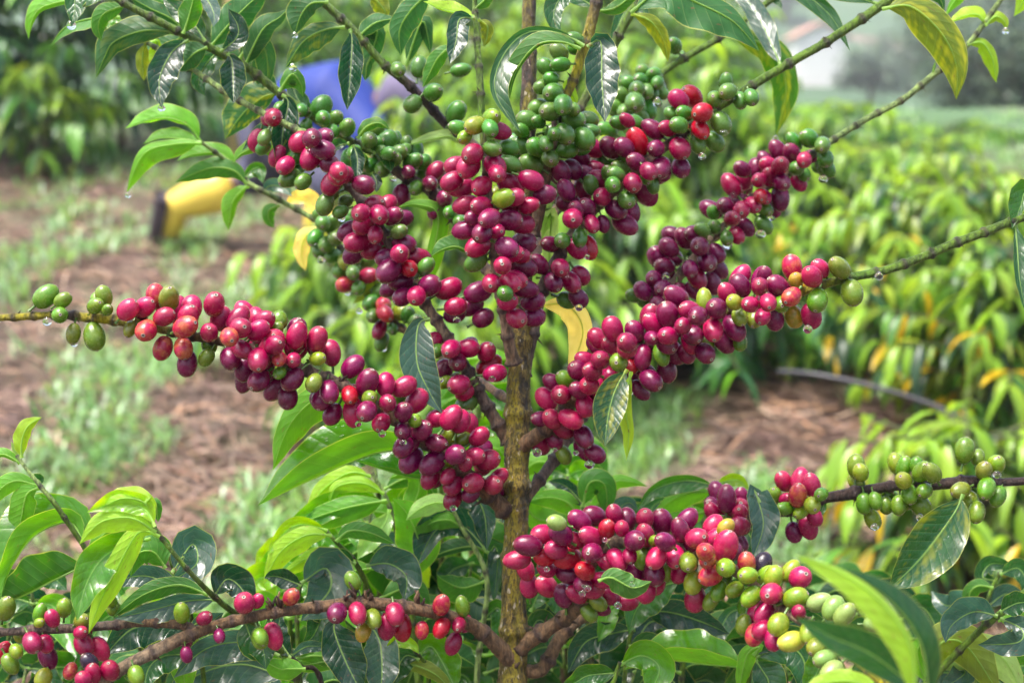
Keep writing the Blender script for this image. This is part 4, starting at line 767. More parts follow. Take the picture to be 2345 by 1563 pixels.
for a in [
 (m1, [(850, 1090), (800, 1082), (740, 1120), (698, 1178)], 22, 20, 'y', -1), (m1, [(880, 1130), (830, 1105), (770, 1115), (755, 1160)], 20, 14, 'y', -1), (m1, [(888, 1150), (800, 1140), (715, 1170), (635, 1245)], 36, 22, 'b', 1), (m1, [(886, 1145), (800, 1160), (720, 1185), (660, 1215)], 34, 24, 'b', -1),
 (m1, [(892, 1165), (880, 1200), (850, 1235), (818, 1280)], 22, 26, 'l', 1), (m1, [(915, 1225), (960, 1120), (940, 1080), (890, 1095)], 26, 18, 'b', -1), (m1, [(880, 1120), (930, 1095), (980, 1110), (1000, 1150)], 22, 20, 'm', -1),
 (m1, [(945, 1325), (960, 1250), (935, 1180), (900, 1140)], 46, 44, 'b', -1), (m1, [(940, 1320), (990, 1220), (1040, 1200), (1060, 1210)], 36, 26, 'm', 1), (m1, [(930, 1320), (905, 1250), (890, 1240), (880, 1290)], 18, 24, 's', 1),
 (m2, [(760, 1225), (700, 1225), (640, 1265), (604, 1335)], 30, 22, 'y', -1), (m2, [(750, 1214), (690, 1200), (650, 1220), (612, 1270)], 22, 18, 'y', 1), (m2, [(815, 1285), (740, 1265), (690, 1285), (640, 1320)], 24, 14, 'y', -1), (m2, [(770, 1240), (800, 1215), (850, 1220), (905, 1245)], 20, 18, 'm', -1),
 (m2, [(815, 1290), (780, 1280), (740, 1310), (735, 1350)], 22, 26, 'd', 1), (m2, [(860, 1300), (800, 1310), (785, 1340), (772, 1380)], 14, 24, 'b', -1), (m2, [(838, 1295), (890, 1290), (930, 1320), (925, 1375)], 42, 30, 's', 1), (m2, [(870, 1370), (930, 1345), (960, 1360), (985, 1400)], 26, 22, 'm', -1),
 (m5, [(690, 1335), (745, 1300), (755, 1350), (690, 1420)], 52, 50, 's', 1), (m5, [(690, 1340), (640, 1320), (612, 1320), (606, 1325)], 22, 20, 'k', 1), (m5, [(685, 1420), (735, 1400), (720, 1450), (690, 1480)], 30, 26, 'd', 1),
 (m3, [(1115, 1262), (1060, 1205), (1000, 1212), (952, 1300)], 24, 46, 'k', 1), (m3, [(1120, 1265), (1080, 1250), (1020, 1262), (960, 1290)], 10, 22, 'd', -1), (m3, [(1110, 1330), (1060, 1345), (1020, 1330), (1000, 1315)], 34, 24, 'm', -1), (m3, [(1060, 1210), (1030, 1190), (990, 1195), (960, 1220)], 20, 18, 'b', -1),
 (m3, [(1030, 1155), (1085, 1140), (1110, 1180), (1115, 1260)], 24, 30, 'k', 1), (m3, [(1105, 1320), (1130, 1250), (1140, 1280), (1130, 1380)], 18, 22, 'd', 1), (m3, [(1105, 1420), (1140, 1390), (1150, 1430), (1140, 1500)], 22, 24, 'm', 1), (m3, [(1040, 1160), (1000, 1150), (960, 1165), (930, 1190)], 22, 20, 'l', -1),
 (m4, [(665, 1505), (640, 1460), (640, 1420), (648, 1402)], 26, 22, 'k', 1), (m4, [(665, 1502), (700, 1480), (730, 1478), (760, 1472)], 12, 14, 's', 1), (m4, [(675, 1510), (720, 1500), (760, 1510), (640, 1530)], 20, 24, 'b', -1), (m4, [(700, 1530), (660, 1530), (640, 1530), (600, 1510)], 24, 24, 'b', -1),
 (m6, [(775, 1410), (765, 1440), (790, 1510), (830, 1590)], 46, 40, 'k', 1), (m6, [(850, 1430), (870, 1470), (875, 1530), (870, 1600)], 38, 42, 's', 1), (m6, [(882, 1492), (880, 1460), (872, 1440), (872, 1430)], 12, 10, 'b', -1), (m6, [(885, 1495), (910, 1470), (940, 1475), (960, 1496)], 16, 12, 'y', 1),
 (m6, [(960, 1500), (985, 1478), (1010, 1510), (1045, 1580)], 40, 34, 'b', 1), (m6, [(895, 1522), (940, 1520), (1000, 1545), (1040, 1590)], 18, 14, 'o', -1), (m6, [(960, 1510), (930, 1500), (910, 1530), (900, 1570)], 30, 26, 'd', 1), (m6, [(970, 1540), (1000, 1560), (1020, 1580)], 24, 24, 'b', -1)]:
    b, pts, wl, wr, c, u = a
    lf(b, pts, wl, wr, c, u, dd=random.uniform(-.015, .015), **({'tilt': .9} if c == 's' else {}))
for q in ((720, 1480, .99, -8, 110, 3), (830, 1400, 1.0, 5, 120, 3), (930, 1420, 1.02, 10, 120, 3), (1040, 1400, 1.0, -6, 110, 3), (1110, 1500, 1.0, 4, 90, 3), (770, 1540, .97, 5, 80, 2), (1000, 1500, .97, 0, 80, 3), (880, 1250, 1.05, 0, 120, 3), (1060, 1180, 1.05, 5, 120, 3), (970, 1290, 1.08, 0, 120, 3), (660, 1400, 1.0, -6, 100, 3), (790, 1330, 1.05, 4, 120, 3), (880, 1490, 1.0, 0, 80, 3), (1080, 1290, 1.04, 6, 120, 3), (700, 1560, .95, 0, 60, 3)): shoot(r, *q, 'ddmmkb')
for z in ((690, 1250, .95, -10, 110, 3), (760, 1180, .98, -6, 120, 3), (650, 1330, .93, -8, 90, 2), (850, 1170, 1.0, 6, 120, 3)): shoot(r, *z, 'bbmy')
for z in ((1000, 1030, 1.0, -5, 110, 2), (1090, 930, 1.06, 4, 110, 3), (1105, 820, 1.1, 4, 110, 3), (860, 1060, 1.0, -4, 110, 2), (1270, 1010, 1.05, -4, 110, 3), (1300, 1090, 1.0, 4, 100, 2)): shoot(r, *z, 'bbmm', (100, 150))
# lower right of the trunk
r = shrub_root(1480, .95, 'coffee shrub with wavy edged leaves under the densest cherry branch')
q1 = stem(r, [(1335, 1150, .95, 4, 'L'), (1330, 1250, .95, 5, 'G'), (1360, 1600, .96, 7, 'G')])
q2 = stem(r, [(1640, 1110, .95, 4, 'L'), (1600, 1250, .95, 5, 'G'), (1560, 1600, .96, 7, 'G')])
q3 = stem(r, [(1420, 1515, .80, 4, 'G'), (1410, 1550, .80, 5, 'G'), (1400, 1640, .80, 6, 'G')])
q4 = stem(r, [(1725, 1500, .82, 5, 'G'), (1715, 1560, .82, 6, 'G'), (1700, 1650, .82, 7, 'G')])
q5 = stem(r, [(1460, 1400, .90, 4, 'G'), (1440, 1480, .90, 5, 'G'), (1430, 1600, .90, 6, 'G')])
for a in [
 (q1, [(1330, 1190), (1225, 1185), (1210, 1110), (1270, 1088)], 24, 30, 'b', -1), (q1, [(1335, 1195), (1300, 1150), (1250, 1138), (1205, 1150)], 26, 20, 'b', -1), (q1, [(1340, 1160), (1305, 1120), (1280, 1105), (1255, 1102)], 20, 16, 'k', 1), (q1, [(1335, 1160), (1350, 1105), (1385, 1110), (1390, 1180)], 26, 30, 'm', -1),
 (q1, [(1340, 1200), (1400, 1110), (1440, 1102), (1482, 1112)], 16, 18, 'b', -1), (q1, [(1335, 1180), (1400, 1170), (1440, 1150), (1460, 1170)], 22, 20, 's', 1),
 (q2, [(1640, 1112), (1570, 1100), (1500, 1120), (1460, 1165)], 26, 14, 'm', 1), (q2, [(1635, 1125), (1580, 1128), (1530, 1150), (1490, 1190)], 28, 14, 'b', -1), (q2, [(1640, 1108), (1680, 1098), (1700, 1105), (1715, 1122)], 14, 14, 'y', 1), (q2, [(1625, 1170), (1570, 1180), (1530, 1190), (1500, 1210)], 22, 20, 'b', -1),
 (q2, [(1620, 1200), (1680, 1190), (1720, 1230), (1740, 1300)], 30, 30, 'd', 1), (q5, [(1560, 1330), (1510, 1345), (1460, 1390), (1440, 1450)], 40, 30, 'm', 1), (q5, [(1425, 1375), (1395, 1395), (1385, 1430), (1370, 1468)], 24, 18, 'b', 1),
 (q5, [(1470, 1400), (1530, 1400), (1600, 1420), (1670, 1450)], 30, 40, 'k', 1), (q5, [(1455, 1440), (1400, 1450), (1340, 1470), (1300, 1540)], 36, 30, 'k', 1), (q5, [(1215, 1400), (1240, 1350), (1270, 1360), (1290, 1420)], 36, 30, 'm', 1), (q5, [(1215, 1450), (1230, 1420), (1250, 1430), (1260, 1490)], 24, 20, 'd', 1), (q5, [(1440, 1480), (1480, 1470), (1500, 1500), (1500, 1560)], 26, 26, 'd', 1),
 (q4, [(1715, 1528), (1620, 1520), (1530, 1512), (1430, 1532)], -30, 70, 'b', 1), (q3, [(1420, 1522), (1470, 1500), (1510, 1530), (1480, 1600)], 36, 40, 'b', 1), (q3, [(1420, 1520), (1440, 1505), (1448, 1490)], 5, 5, 'y', -1), (q3, [(1415, 1540), (1350, 1545), (1320, 1560), (1280, 1580)], 24, 24, 'm', 1),
 (q4, [(1725, 1500), (1740, 1480), (1710, 1500), (1690, 1590)], 20, 16, 'b', -1), (q4, [(1728, 1505), (1800, 1480), (1840, 1510), (1850, 1600)], 50, 40, 'd', 1), (q4, [(1730, 1510), (1750, 1540), (1760, 1560), (1770, 1620)], 40, 34, 'd', 1), (q4, [(1725, 1502), (1800, 1430), (1860, 1420), (1900, 1440)], 30, 30, 'd', 1)]:
    b, pts, wl, wr, c, u = a
    kw = {'zl': -26, 'zr': 34} if (wl < 0 or wr < 0) else {}
    lf(b, pts, wl, wr, c, u, dd=random.uniform(-.01, .01), wav=.13 if b in (q3, q4) else .1, **kw)
for q in ((1290, 1480, 1.0, -5, 100, 3), (1400, 1440, 1.02, 5, 120, 3), (1540, 1430, 1.0, -5, 120, 3), (1650, 1470, 1.0, 5, 110, 3), (1560, 1540, .96, 0, 80, 3), (1450, 1540, .97, 0, 80, 3), (1290, 1260, 1.05, 4, 120, 3), (1480, 1220, 1.05, -4, 120, 3), (1660, 1330, 1.02, 4, 120, 3), (1800, 1510, .95, 0, 80, 3), (1330, 1370, 1.05, 0, 110, 3), (1250, 1200, 1.06, 0, 120, 3), (1400, 1160, 1.06, 5, 120, 3), (1560, 1150, 1.06, -5, 120, 3), (1600, 1400, 1.0, 5, 120, 3), (1720, 1400, .98, -4, 110, 3)): shoot(r, *q, 'ddmkk')
# lower right corner
r = shrub_root(2200, .92, 'coffee shrub with dark wet leaves and an olive arched leaf beside the yellow spotted leaf')
w1 = stem(r, [(2400, 1310, .86, 6, 'L'), (2345, 1358, .855, 8, 'G'), (2285, 1408, .85, 8, 'G'), (2205, 1480, .86, 8, 'G'), (2130, 1560, .87, 9, 'G'), (2080, 1640, .88, 9, 'G')])
w2 = stem(r, [(2290, 1310, .95, 4, 'G'), (2260, 1390, .95, 5, 'G'), (2230, 1600, .96, 7, 'G')])
for a in [
 (w1, [(2285, 1410), (2230, 1400), (2180, 1430), (2165, 1470)], 26, 36, 's', 1), (w1, [(2290, 1415), (2340, 1440), (2330, 1470), (2240, 1475)], 30, 30, 's', 1), (w1, [(2285, 1420), (2320, 1415), (2340, 1425), (2360, 1460)], 20, 18, 'b', -1), (w1, [(2290, 1400), (2330, 1380), (2370, 1380)], 26, 26, 'd', 1),
 (w1, [(2130, 1545), (2150, 1475), (2210, 1475), (2290, 1590)], 44, 40, 'o', -1), (w1, [(2150, 1540), (2230, 1480), (2300, 1510), (2345, 1600)], 30, 44, 'l', -1), (w1, [(2150, 1530), (2180, 1520), (2210, 1540), (2150, 1580)], 26, 30, 's', 1), (w1, [(2120, 1560), (2100, 1500), (2110, 1470), (2130, 1450)], 20, 20, 'b', -1),
 (w2, [(2255, 1395), (2210, 1380), (2165, 1385), (2132, 1352)], 26, 30, 's', 1), (w2, [(2285, 1330), (2250, 1320), (2270, 1290), (2320, 1295)], 20, 18, 'd', 1), (w2, [(2290, 1315), (2330, 1300), (2350, 1330), (2340, 1360)], 22, 22, 'd', 1), (w2, [(2260, 1390), (2300, 1360), (2330, 1370), (2345, 1400)], 22, 20, 's', 1), (w2, [(2245, 1460), (2190, 1440), (2150, 1460), (2120, 1500)], 22, 26, 'k', 1), (w2, [(2275, 1345), (2240, 1340), (2220, 1360), (2225, 1400)], 18, 16, 'm', -1)]:
    b, pts, wl, wr, c, u = a
    lf(b, pts, wl, wr, c, u, dd=random.uniform(-.012, .012), **({'tilt': 1.0} if c == 's' else {}))
for q in ((2060, 1420, 1.0, 5, 100, 3), (2200, 1500, .98, 0, 90, 3), (2310, 1530, .95, 0, 80, 2), (1960, 1350, 1.1, -5, 120, 3), (1900, 1330, 1.15, 5, 130, 3), (2040, 1540, .93, 0, 80, 3)): shoot(r, *q, 'ddmk')

# ------------------------------------------------------------------ plants, person and house behind
def vleaf(mb, p, dr, ln, wd, side, col, droop=0.5):
    """one drooping folded blade: four cross rows"""
    rows = []; q = p.copy(); d = dr.normalized()
    for i, f in enumerate((0.08, 0.85, 1.0, 0.62, 0.04)):
        sd = d.cross(Vector((0, 0, 1)));
        sd = (sd.normalized() if sd.length > .05 else Vector((1, 0, 0)))
        sd = (sd + side * 0.4).normalized(); nm = sd.cross(d).normalized()
        rows.append([q - sd * wd * f + nm * wd * f * .35, q, q + sd * wd * f + nm * wd * f * .35])
        q = q + d * ln / 4; d = (d + Vector((0, 0, -droop * .45))).normalized()
    mb.strip(rows, col)
PAL = {'green': [(.05, .16, .02), (.08, .23, .02), (.04, .12, .025), (.13, .30, .02), (.03, .09, .03)],
       'dark': [(.035, .13, .03), (.06, .20, .03), (.025, .085, .04), (.12, .33, .02), (.05, .15, .06)],
       'yellow': [(.14, .30, .02), (.20, .34, .02), (.09, .25, .02), (.06, .19, .02), (.04, .13, .03), (.025, .08, .03), (.26, .36, .03)],
       'mid': [(.09, .25, .02), (.14, .32, .02), (.06, .18, .025), (.045, .13, .03), (.20, .36, .02)],
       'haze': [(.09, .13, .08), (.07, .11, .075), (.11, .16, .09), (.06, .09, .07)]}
def bush(x, d, H, R, pal, label, n=46, group='coffee bushes growing in the rows behind', ln=.115, yellow=0.0, off=0.0, top_=None):
    p0 = at(x, 781, d); bx, by = p0.x, p0.y; b = Vector((bx, by, gz(bx, by) - .02 + off))
    if top_ is not None: H = at(x, top_, d).z - b.z - .05
    root = empty('coffee_bush', b, label, 'coffee bush', group)
    st = MB(); fo = MB()
    top = b + Vector((random.uniform(-.05, .05), random.uniform(-.05, .05), H * .93))
    st.tube([b, (b + top) / 2 + Vector((.01, 0, 0)), top], [.016, .011, .005], [(.12, .09, .05)] * 3, 7)
    for i in range(n):
        h = (i + .5) / n; h = h ** 0.85; a = i * 2.4 + random.uniform(-.4, .4)
        o = b.lerp(top, 0.10 + 0.9 * h); ln_ = R * (1.05 - 0.72 * h ** 1.6) * random.uniform(.55, 1.3)
        dr = Vector((math.cos(a), math.sin(a), .35 + .5 * h)); pts = []; q = o.copy()
        for k in range(6):
            pts.append(q.copy()); q = q + dr.normalized() * ln_ / 5; dr.z -= .16
        st.tube(pts, [.005, .0045, .004, .0035, .003, .002], [(.08, .10, .03)] * 6, 5)
        nl = max(4, int(ln_ / (ln * .36)))
        for k in range(nl):
            t = 0.25 + .75 * k / (nl - 1); f = t * 5; j = min(4, int(f)); pp = pts[j].lerp(pts[j + 1], f - j) if j < 5 else pts[5]
            ax = (pts[j + 1] - pts[j]).normalized()
            for sgn in (-1, 1):
                sv = ax.cross(Vector((0, 0, 1))).normalized() * sgn
                dd = sv * random.uniform(.4, 1) + ax * random.uniform(.2, .8) + Vector((0, 0, random.uniform(-1.2, .1)))
                tip = k >= nl - 2 and h > .35
                c = Vector(random.choice(PAL[pal])) * random.uniform(.8, 1.2)
                if tip: c = c.lerp(Vector((.27, .46, .02)), .6)
                if k < nl * .55: c *= .68  # older inner leaves, their colour darkened to paint shaded gaps in the bush
                if random.random() < yellow * 1.6 and h < .62: c = Vector((.62, .42, .015))
                L = ln * random.uniform(.6, 1.45)
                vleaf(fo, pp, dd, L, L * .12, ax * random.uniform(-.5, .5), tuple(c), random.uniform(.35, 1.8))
    s_ = mesh_obj('stem', st.mesh('stem'), root, M_BARK); f_ = mesh_obj('foliage', fo.mesh('foliage'), root, M_BL)
    return root
G1 = 'dark coffee bushes of the upper hedge'
bush(-130, 6.4, 1.5, .62, 'dark', 'dark tall coffee bush at the outer end of the upper hedge', 60, G1, .13)
bush(95, 6.5, 1.6, .62, 'dark', 'dark tall coffee bush with hanging wet leaves over the grassy bank', 64, G1, .13)
bush(300, 6.8, 1.6, .60, 'dark', 'dark tall coffee bush behind the hanging top leaves, uphill of the yellow boot', 60, G1, .13)
bush(470, 7.4, 1.5, .55, 'green', 'lighter coffee bush beside the pale stake', 50, G1, .13)
bush(130, 6.0, .50, .30, 'yellow', 'low bright coffee seedling at the foot of the dark hedge', 20, None, .12)
G2 = 'bright coffee bushes around and behind the fruiting tree'
bush(960, 4.05, .66, .26, 'yellow', 'yellow green bush beside the head of the stooping worker', 34, G2, .10)
bush(640, 8.6, 1.3, .75, 'mid', 'pale green bush uphill of the blue shirt', 50, G2, .10)
bush(860, 9.6, 1.2, .8, 'mid', 'light green bush on the crest behind the purple branch', 50, G2, .10)
bush(1120, 8.0, 1.0, .7, 'mid', 'light green bush behind the bare top of the trunk', 50, G2, .10)
bush(1400, 7.4, 1.0, .7, 'mid', 'soft green bush behind the bunch of green cherries', 50, G2, .10)
bush(1600, 8.6, .9, .45, 'mid', 'soft green bush below the white house side of the slope', 50, G2, .10)
bush(1110, 5.4, .75, .42, 'mid', 'green bush behind the crimson upright branch', 44, G2, .10)
bush(1330, 4.9, .72, .42, 'green', 'deep green bush showing between trunk and red branch', 46, G2, .10)
bush(1520, 4.4, .76, .42, 'mid', 'green bush behind the fork of the two right hand red branches', 48, G2, .10)
bush(1420, 3.5, .50, .36, 'dark', 'low shaded bush behind the mottled leaf', 44, G2, .10)
bush(1640, 3.5, .46, .32, 'dark', 'low dark bush at the edge of the bare soil', 40, G2, .10)
bush(730, 3.5, .36, .26, 'mid', 'small young coffee plant behind the long left branch', 26, G2, .10)
bush(840, 3.1, .30, .22, 'mid', 'low leafy plant behind the middle of the long left branch', 30, G2, .10)
bush(1060, 2.9, .34, .24, 'mid', 'low leafy plant right behind the mossy trunk', 34, G2, .10)
bush(1290, 3.2, .40, .26, 'green', 'low leafy plant behind the hanging yellow leaf', 34, G2, .10)
bush(900, 3.9, .40, .28, 'green', 'small dark young plant behind the orange cherries', 28, G2, .10)
bush(1010, 4.4, .46, .3, 'mid', 'young plant behind the arched dark leaf', 28, G2, .10)
G3 = 'yellowing coffee bushes of the row on the slope'
bush(1740, 4.4, .78, .42, 'yellow', 'yellow green bush at the inner end of the yellowing row', 67, G3, .078, top_=235)
bush(1930, 3.8, .76, .40, 'yellow', 'bright yellow green bush behind the jointed green stem', 72, G3, .078, .03, top_=300)
bush(2140, 3.4, .74, .38, 'yellow', 'yellow green bush with drooping tips before the hazy trees', 75, G3, .078, .05, top_=360)
bush(2330, 3.0, .62, .34, 'yellow', 'bush with several orange yellow leaves beside the end of the jointed stem', 70, G3, .078, .06, top_=510)
bush(2000, 5.2, .85, .5, 'yellow', 'yellow green bush farther back in the row', 62, G3, .078, top_=315)
bush(2240, 2.35, .36, .26, 'yellow', 'low yellow bush behind the bunches of small green cherries', 50, G3, .078, .05, top_=900)
bush(2430, 4.2, .85, .5, 'mid', 'green bush at the outer end of the row', 50, G3, .078, top_=470)
bush(1830, 7.2, .9, .6, 'mid', 'soft green bush on the rise behind the yellowing row', 54, G3, .10, top_=250)
bush(2080, 8.0, .9, .65, 'mid', 'soft green bush on the rise in front of the grey trees', 54, G3, .10, top_=350)
bush(2140, 1.75, .20, .13, 'yellow', 'small yellowing plant behind the large spotted leaf', 18, None, .11, .25)

def far_tree(x, d, H, R, pal, label, n=900, group=None, q=.2):
    p = at(x, 600, d); b = Vector((p.x, p.y, gz(p.x, p.y) - .1)); root = empty('tree', b, label, 'tree', group)
    st = MB(); st.tube([b, b + Vector((.1, 0, H * .35)), b + Vector((0, .1, H * .8))], [R * .09, R * .07, R * .03], [(.09, .07, .05)] * 3, 8)
    for k in range(6):
        a = k * 1.05; st.tube([b + Vector((.05, 0, H * .4)), b + Vector((math.cos(a) * R * .35, math.sin(a) * R * .35, H * .6)), b + Vector((math.cos(a) * R * .7, math.sin(a) * R * .7, H * .72))], [R * .04, R * .03, R * .01], [(.09, .07, .05)] * 3, 6)
    fo = MB(); cl = [(Vector((random.uniform(-1, 1) * R * .7, random.uniform(-1, 1) * R * .7, H * random.uniform(.35, .92))), R * random.uniform(.25, .5)) for _ in range(16)]
    for i in range(n):
        c, r = random.choice(cl); v = Vector((random.gauss(0, 1), random.gauss(0, 1), random.gauss(0, 1))).normalized() * r * random.uniform(.5, 1.05)
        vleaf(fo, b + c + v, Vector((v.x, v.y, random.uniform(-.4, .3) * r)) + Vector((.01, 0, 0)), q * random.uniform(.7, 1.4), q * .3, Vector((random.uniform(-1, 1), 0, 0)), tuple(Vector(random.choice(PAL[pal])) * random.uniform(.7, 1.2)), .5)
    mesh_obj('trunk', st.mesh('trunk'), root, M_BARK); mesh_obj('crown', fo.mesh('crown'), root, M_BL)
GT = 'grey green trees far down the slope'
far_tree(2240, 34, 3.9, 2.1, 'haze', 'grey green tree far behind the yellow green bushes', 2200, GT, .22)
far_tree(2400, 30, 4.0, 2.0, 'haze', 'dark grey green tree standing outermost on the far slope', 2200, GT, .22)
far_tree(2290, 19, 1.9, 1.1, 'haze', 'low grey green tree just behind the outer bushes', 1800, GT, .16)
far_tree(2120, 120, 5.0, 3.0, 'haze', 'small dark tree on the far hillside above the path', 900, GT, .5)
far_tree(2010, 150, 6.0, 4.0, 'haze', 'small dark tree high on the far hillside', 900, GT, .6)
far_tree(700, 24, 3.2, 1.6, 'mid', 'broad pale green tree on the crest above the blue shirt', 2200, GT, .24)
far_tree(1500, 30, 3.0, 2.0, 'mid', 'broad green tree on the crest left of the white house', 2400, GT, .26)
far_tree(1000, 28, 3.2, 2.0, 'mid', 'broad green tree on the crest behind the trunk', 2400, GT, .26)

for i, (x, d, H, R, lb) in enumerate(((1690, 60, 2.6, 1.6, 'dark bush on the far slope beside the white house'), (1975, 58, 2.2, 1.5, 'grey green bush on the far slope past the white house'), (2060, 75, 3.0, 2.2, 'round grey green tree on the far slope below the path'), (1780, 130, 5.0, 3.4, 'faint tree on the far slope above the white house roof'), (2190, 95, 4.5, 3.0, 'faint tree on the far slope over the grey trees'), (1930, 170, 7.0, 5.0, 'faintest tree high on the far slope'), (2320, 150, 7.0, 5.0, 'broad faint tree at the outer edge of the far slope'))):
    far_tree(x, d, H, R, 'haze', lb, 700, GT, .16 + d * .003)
# white house on the far slope
hp = at(1865, 195, 80); hz = gz(hp.x, hp.y) - .1
house = empty('house', (hp.x, hp.y, hz), 'small white house with a reddish roof on the far slope', 'house')
M_WALL = plain('white_paint', (.80, .78, .76), .7, .08, 2); M_ROOF = plain('clay_roof', (.42, .24, .18), .7, .25, 3); M_DK = plain('dark_door', (.12, .10, .10), .5, .2, 3)
def box(mb, c, s, col=(1, 1, 1)):
    x, y, z = c; a, b, h = s[0] / 2, s[1] / 2, s[2]
    v = [Vector((x + i * a, y + j * b, z + k * h)) for k in (0, 1) for j in (-1, 1) for i in (-1, 1)]
    b0 = len(mb.v); mb.v += v; mb.c += [col] * 8
    mb.f += [tuple(b0 + i for i in f) for f in ((0, 2, 3, 1), (4, 5, 7, 6), (0, 1, 5, 4), (2, 6, 7, 3), (0, 4, 6, 2), (1, 3, 7, 5))]
def flat(o):
    for p in o.data.polygons: p.use_smooth = False
    return o
mb = MB(); box(mb, (hp.x, hp.y, hz), (2.7, 3.0, 2.7)); 
gy = hp.y
for sx in (-1,):
    mb.quad([Vector((hp.x - 1.35, gy - 1.5, hz + 2.7)), Vector((hp.x + 1.35, gy - 1.5, hz + 2.7)), Vector((hp.x, gy - 1.5, hz + 3.4))], (1, 1, 1))
    mb.quad([Vector((hp.x - 1.35, gy + 1.5, hz + 2.7)), Vector((hp.x, gy + 1.5, hz + 3.4)), Vector((hp.x + 1.35, gy + 1.5, hz + 2.7))], (1, 1, 1))
flat(mesh_obj('wall', mb.mesh('wall'), house, M_WALL))
mb = MB()
for s in (-1, 1):
    e = [Vector((hp.x + s * 1.6, gy + j * 1.8, hz + 2.6)) for j in (-1, 1)] + [Vector((hp.x, gy + j * 1.8, hz + 3.45)) for j in (1, -1)]
    mb.quad(e, (1, 1, 1)); mb.quad([v + Vector((0, 0, .1)) for v in e], (1, 1, 1))
    for i in range(4): a, b = e[i], e[(i + 1) % 4]; mb.quad([a, b, b + Vector((0, 0, .1)), a + Vector((0, 0, .1))], (1, 1, 1))
flat(mesh_obj('roof', mb.mesh('roof'), house, M_ROOF))
mb = MB(); box(mb, (hp.x + 1.37, gy - .9, hz), (.06, .8, 2.0)); flat(mesh_obj('door', mb.mesh('door'), house, M_DK))
mb = MB(); box(mb, (hp.x + 1.37, gy + .6, hz + 1.1), (.06, .9, .9)); flat(mesh_obj('window', mb.mesh('window'), house, M_DK))

# pale stake by the hedge, hose over the soil
sp = at(535, 230, 6.2); sz = gz(sp.x, sp.y)
mb = MB(); mb.tube([Vector((sp.x, sp.y, sz - .1)), Vector((sp.x + .01, sp.y, sz + .7)), Vector((sp.x + .03, sp.y, sz + 1.5))], [.036, .034, .032], [(.55, .42, .20)] * 3, 10, .06)
tag(mesh_obj('stake', mb.mesh('stake'), None, M_BARK), 'pale yellowish wooden stake standing beside the upper hedge', 'stake')
mb = MB(); hs = [at(1780, 850, 3.05), at(1870, 858, 3.0), at(2000, 885, 2.95), at(2130, 925, 2.9), at(2240, 975, 2.85)]
mb.tube([Vector(p) for p in catmull([tuple(p) for p in hs], 8)], [.006] * 33, [(.02, .02, .03)] * 33, 10)
M_HOSE = plain('black_plastic', (.02, .02, .028), .35, .2, 5)
tag(mesh_obj('irrigation_hose', mb.mesh('irrigation_hose'), None, M_HOSE), 'dark grey irrigation hose running through the yellow green bushes', 'hose')

# the worker bending to the ground
def skin(name, chain, edges, mat_, parent=None, sub=2):
    me = bpy.data.meshes.new(name); me.from_pydata([tuple(c[0]) for c in chain], edges, [])
    o = mesh_obj(name, me, parent, mat_); o.modifiers.new('skin', 'SKIN'); s = o.modifiers.new('sub', 'SUBSURF'); s.levels = s.render_levels = sub
    me.skin_vertices[0].data[0].use_root = True
    for i, c in enumerate(chain):
        r = c[1] if isinstance(c[1], tuple) else (c[1], c[1]); me.skin_vertices[0].data[i].radius = r
    o.modifiers['skin'].use_smooth_shade = True; return o
D = 4.62
def pp(x, y, dd=0): return at(x, y, D + dd)
J = dict(pel=pp(655, 285), wai=pp(705, 252, -.05), che=pp(785, 248, -.12), sho=pp(838, 262, -.16), nek=pp(868, 250, -.18), hea=pp(900, 238, -.20),
         hb=pp(640, 305, .06), kb=pp(598, 402, .12), ab=pp(405, 470, .10), tb=pp(386, 548, .16), hf=pp(672, 312, -.10), kf=pp(770, 415, -.28), af=pp(735, 570, -.2), tf=pp(795, 592, -.3),
         el1=pp(868, 370, -.30), ha1=pp(925, 452, -.36), el2=pp(850, 360, -.02), ha2=pp(910, 460, -.1))
M_SKIN = plain('skin', (.16, .085, .05), .5, .1, 20); M_SHIRT = plain('blue_cloth', (.005, .026, .21), .65, .12, 6); M_TR = plain('slate_cloth', (.075, .075, .13), .8, .2, 10)
M_BOOT = plain('yellow_rubber', (.85, .62, .09), .35, .15, 6); M_SOLE = plain('dark_rubber', (.05, .035, .05), .6, .3, 12); M_CAP = plain('cap_cloth', (.12, .10, .17), .8, .2, 10)
keys = ['pel', 'wai', 'che', 'nek', 'hea', 'hb', 'kb', 'ab', 'tb', 'hf', 'kf', 'af', 'tf', 'sho', 'el1', 'ha1', 'el2', 'ha2']
rad = dict(pel=.10, wai=.105, che=.12, nek=.05, hea=.085, hb=.075, kb=.055, ab=.035, tb=.03, hf=.075, kf=.055, af=.035, tf=.03, sho=.08, el1=.038, ha1=.03, el2=.038, ha2=.03)
ed = [('pel', 'wai'), ('wai', 'che'), ('che', 'sho'), ('sho', 'nek'), ('nek', 'hea'), ('pel', 'hb'), ('hb', 'kb'), ('kb', 'ab'), ('ab', 'tb'), ('pel', 'hf'), ('hf', 'kf'), ('kf', 'af'), ('af', 'tf'), ('sho', 'el1'), ('el1', 'ha1'), ('sho', 'el2'), ('el2', 'ha2')]
person = skin('person', [(J[k], rad[k]) for k in keys], [(keys.index(a), keys.index(b)) for a, b in ed], M_SKIN)
tag(person, 'person in a blue shirt and yellow rubber boots bending down among the bushes', 'person')
def sub(name, ks, rr, es, m): return skin(name, [(J[k] if isinstance(k, str) else k, r) for k, r in zip(ks, rr)], es, m, person)
sub('shirt', ['pel', 'wai', 'che', 'sho', 'el1', 'el2'], [.14, .155, .165, .12, .065, .065], [(0, 1), (1, 2), (2, 3), (3, 4), (3, 5)], M_SHIRT)
